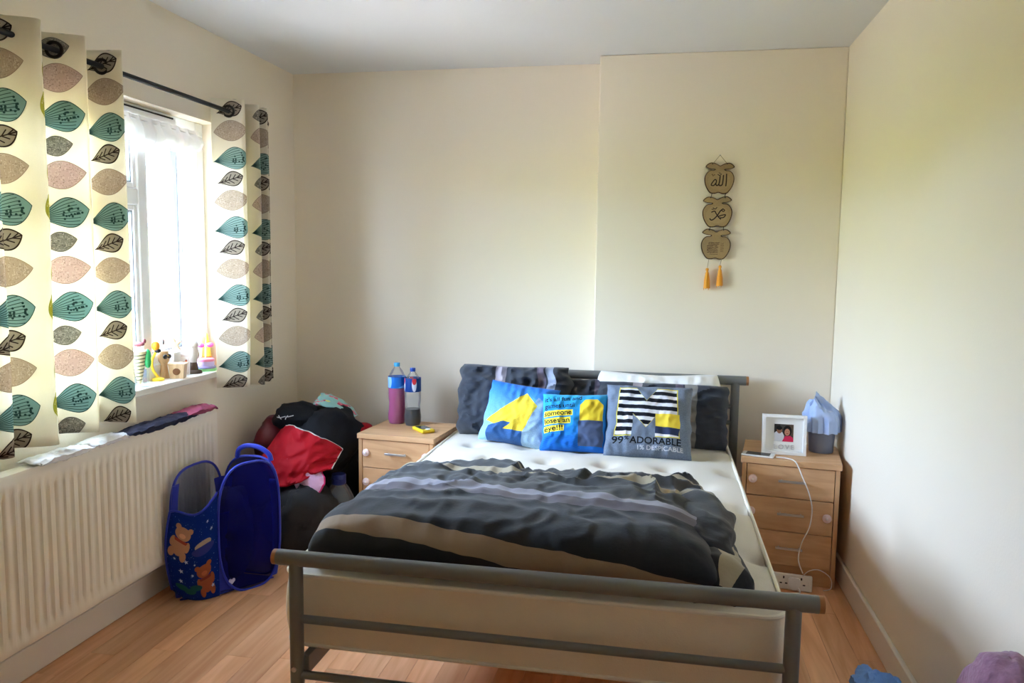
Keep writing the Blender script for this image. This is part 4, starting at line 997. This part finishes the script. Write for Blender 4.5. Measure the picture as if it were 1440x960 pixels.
# banana-yellow stem figure
yb = thing('bee_ornament', (-.045, 2.745, SZ), 'yellow stemmed ornament topped by a yellow and black bee', 'ornament')
YEL = mat('yellow_resin', lin((240, 204, 60)), .4); ORG_ = mat('orange_resin', lin((244, 160, 40)), .4)
MB().lathe([(0, 0), (.024, 0), (.024, .010), (.008, .016), (0, .016)], (-.045, 2.745, SZ), 18).build('base', YEL, yb)
MB().tube(smooth_path([(-.045, 2.745, SZ+.014), (-.055, 2.725, SZ+.05), (-.055, 2.722, SZ+.09), (-.045, 2.735, SZ+.125)], 6), .006, 8).build('stem', YEL, yb)
MB().ball((-.045, 2.735, SZ+.148), (.017, .017, .020)).build('bee_body', ORG_, yb); MB().ball((-.04, 2.74, SZ+.128), (.014, .014, .010)).build('bee_stripe', BLACK, yb)
MB().ball((-.03, 2.765, SZ+.163), (.005, .006, .013), 10, 8).build('wing', mat('grey_wing', (.25, .25, .28), .5), yb)
# wooden pot box
bx_ = thing('wooden_box', (-.02, 2.86, SZ), 'small tapered wooden box with a dark carved emblem', 'box')
WD = wood('pale_pine', lin((196, 158, 116)), lin((222, 188, 146)), 2, 2)
T = TR((-.012, 2.835, SZ), .35)
V = [T @ Vector((x*k, y*k, z)) for z, k in ((0, .82), (.062, 1)) for x, y in ((-.034, -.028), (.034, -.028), (.034, .028), (-.034, .028))]
MB().add(V, [(3, 2, 1, 0), (4, 5, 6, 7), (0, 1, 5, 4), (1, 2, 6, 5), (2, 3, 7, 6), (3, 0, 4, 7)]).build('body', WD, bx_, bevel=.002)
MB().lathe([(0, .002), (.014, .0015), (.016, 0)], T @ Vector((0, -.0262, .032)), 18, Matrix.Rotation(.35, 4, 'Z') @ Matrix.Rotation(math.pi/2-.08, 4, 'X')).build('emblem', mat('scorched_wood', lin((120, 78, 44)), .7), bx_)
MB().box(-.036, .036, -.030, .030, .060, .066, T).build('lid', WD, bx_, bevel=.002)
# head with sunglasses
sg = thing('sunglasses_figurine', (-.065, 2.80, SZ), 'small wooden figurine wearing black sunglasses behind the carved box', 'ornament')
MB().lathe([(0, 0), (.022, 0), (.016, .03), (.013, .06), (.022, .075), (.025, .095), (.018, .118), (0, .124)], (-.065, 2.815, SZ), 20).build('body', WD, sg)
for dy in (-.013, .013): MB().ball((-.042, 2.806+dy, SZ+.096), (.008, .0125, .010), 12, 8).build('lens', BLACK, sg)
MB().tube([(-.04, 2.80, SZ+.099), (-.04, 2.813, SZ+.099)], .0025, 6).build('bridge', YEL, sg)
# starfish on a stand
sf = thing('starfish', (-.075, 2.895, SZ), 'pale wooden starfish standing on a white block', 'ornament')
MB().box(-.09, -.06, 2.88, 2.94, SZ, SZ+.105).build('block', mat('white_block', (.8, .78, .74), .6), sf, bevel=.003)
sp = [((.036 if k % 2 == 0 else .013)*math.cos(math.pi/2+k*math.pi/5+.2), (.036 if k % 2 == 0 else .013)*math.sin(math.pi/2+k*math.pi/5+.2)) for k in range(10)]
MB().prism(sp, TR((-.072, 2.905, SZ+.105+.030), .25), .010).build('star', mat('sand_starfish', lin((186, 150, 110)), .8, bump=.5), sf, bevel=.003)
# card with little figure
cc = thing('picture_card', (-.05, 2.935, SZ), 'little white card with a reddish brown animal picture between box and owl', 'card')
C = Canvas(128, 160, (238, 232, 228)); C.ell(64, 82, 30, 22, (170, 90, 70)); C.ell(88, 106, 13, 12, (170, 90, 70))
for x in (46, 58, 72, 84): C.stroke([(x, 70), (x, 42)], 8, (150, 78, 62))
C.stroke([(14, 14), (114, 14), (114, 146), (14, 146), (14, 14)], 4, (214, 190, 180))
T = TR((-.045, 2.925, SZ), .25, -.1)
MB().prism([(-.026, 0), (.026, 0), (.026, .092), (-.026, .092)], T, .003).build('card', img_mat('animal_card', C.image('animal_card'), .6, 0, 0), cc, smooth=False)
MB().box(-.008, .008, .003, .03, 0, .004, T).build('stand', WHITEP, cc, smooth=False)
# owl
ow = thing('owl_figurine', (-.04, 2.99, SZ), 'white barn owl figurine on a dark brown stump', 'ornament')
DB = mat('dark_stump', lin((84, 66, 52)), .8, bump=.5, bscale=60); OW = mat('owl_white', lin((222, 214, 204)), .7, bump=.3, bscale=100); OB = mat('owl_back', lin((170, 150, 130)), .7)
c0 = (-.035, 2.985, SZ)
MB().lathe([(0, 0), (.036, 0), (.037, .006), (.033, .012), (.02, .016), (.017, .04), (.014, .05), (0, .052)], c0, 22).build('stump', DB, ow)
MB().lathe([(0, .045), (.013, .048), (.022, .07), (.025, .095), (.021, .118), (0, .122)], c0, 20).build('body', OW, ow)
MB().ball((c0[0]+.002, c0[1]-.003, SZ+.130), (.025, .023, .022)).build('head', OW, ow)
MB().ball((c0[0]+.004, c0[1]+.008, SZ+.088), (.020, .018, .030)).build('wing', OB, ow)
for dx in (-.008, .006): MB().ball((c0[0]+dx+.003, c0[1]-.021, SZ+.131), (.0035, .003, .0035), 8, 6).build('eye', BLACK, ow)
# pastel ring stack
rs = thing('toy_tin', (-.03, 3.08, SZ), 'round pastel toy tub of pink, lilac and green rings beside the owl', 'toy')
for k, (r, z0, z1, c_) in enumerate(((.046, 0, .012, (150, 214, 140)), (.042, .012, .022, (150, 140, 190)), (.036, .022, .044, (206, 190, 230)), (.037, .044, .056, (236, 140, 170)))):
    MB().lathe([(0, z0), (r, z0), (r+.002, (z0+z1)/2), (r, z1), (0, z1)], (-.03, 3.075, SZ), 26).build('ring', mat('pastel_%d' % k, lin(c_), .4), rs)
# orange rocket cone
rk = thing('orange_cone_toy', (-.045, 3.135, SZ), 'tall orange and yellow cone toy by the curtain', 'toy')
MB().lathe([(0, 0), (.026, 0), (.027, .01), (.019, .06)], (-.06, 3.135, SZ), 22).build('base', mat('orange_plastic', lin((244, 140, 50)), .4), rk)
MB().lathe([(.019, .06), (.012, .12), (.004, .165), (0, .17)], (-.06, 3.135, SZ), 22).build('tip', mat('yellow_plastic', lin((246, 214, 80)), .4), rk)
# pink bow ornament on a wire
pk = thing('pink_bow_toy', (-.045, 3.06, SZ), 'pink bow shaped toy on a thin stem above the pastel tub', 'toy')
MB().tube([(-.03, 3.075, SZ+.056), (-.03, 3.075, SZ+.115)], .002, 6).build('stem', WHITEP, pk)
for s in (-1, 1): MB().ball((-.03+.012*s, 3.075+.018*s, SZ+.118), (.016, .02, .011), 12, 8).build('bow_loop', mat('hot_pink', lin((234, 110, 200)), .4), pk)

# ------------------------------------------------------------------ laundry at the near right
DEN = mat('blue_denim', lin((112, 158, 228)), .9, bump=.4, bscale=220, var=.15, vscale=30)
tag(blob('blue_garment', (2.675, 2.05, .105), (.072, .17, .118), DEN, 5, .022, .12, 90, 64, sc=13, zmin=.002), 'crumpled blue denim garment on the floor by the right wall', 'clothes')
KN = mat('mauve_chunky_knit', lin((150, 112, 138)), .95, bump=1.0, bscale=75, var=.35, vscale=75, sheen=.2)
tag(blob('knitted_blanket', (2.735, 1.45, .30), (.10, .19, .31), KN, 8, .010, .06, 90, 64, sc=9, zmin=.002), 'tall heap of mauve knitted blanket standing by the right wall', 'blanket')
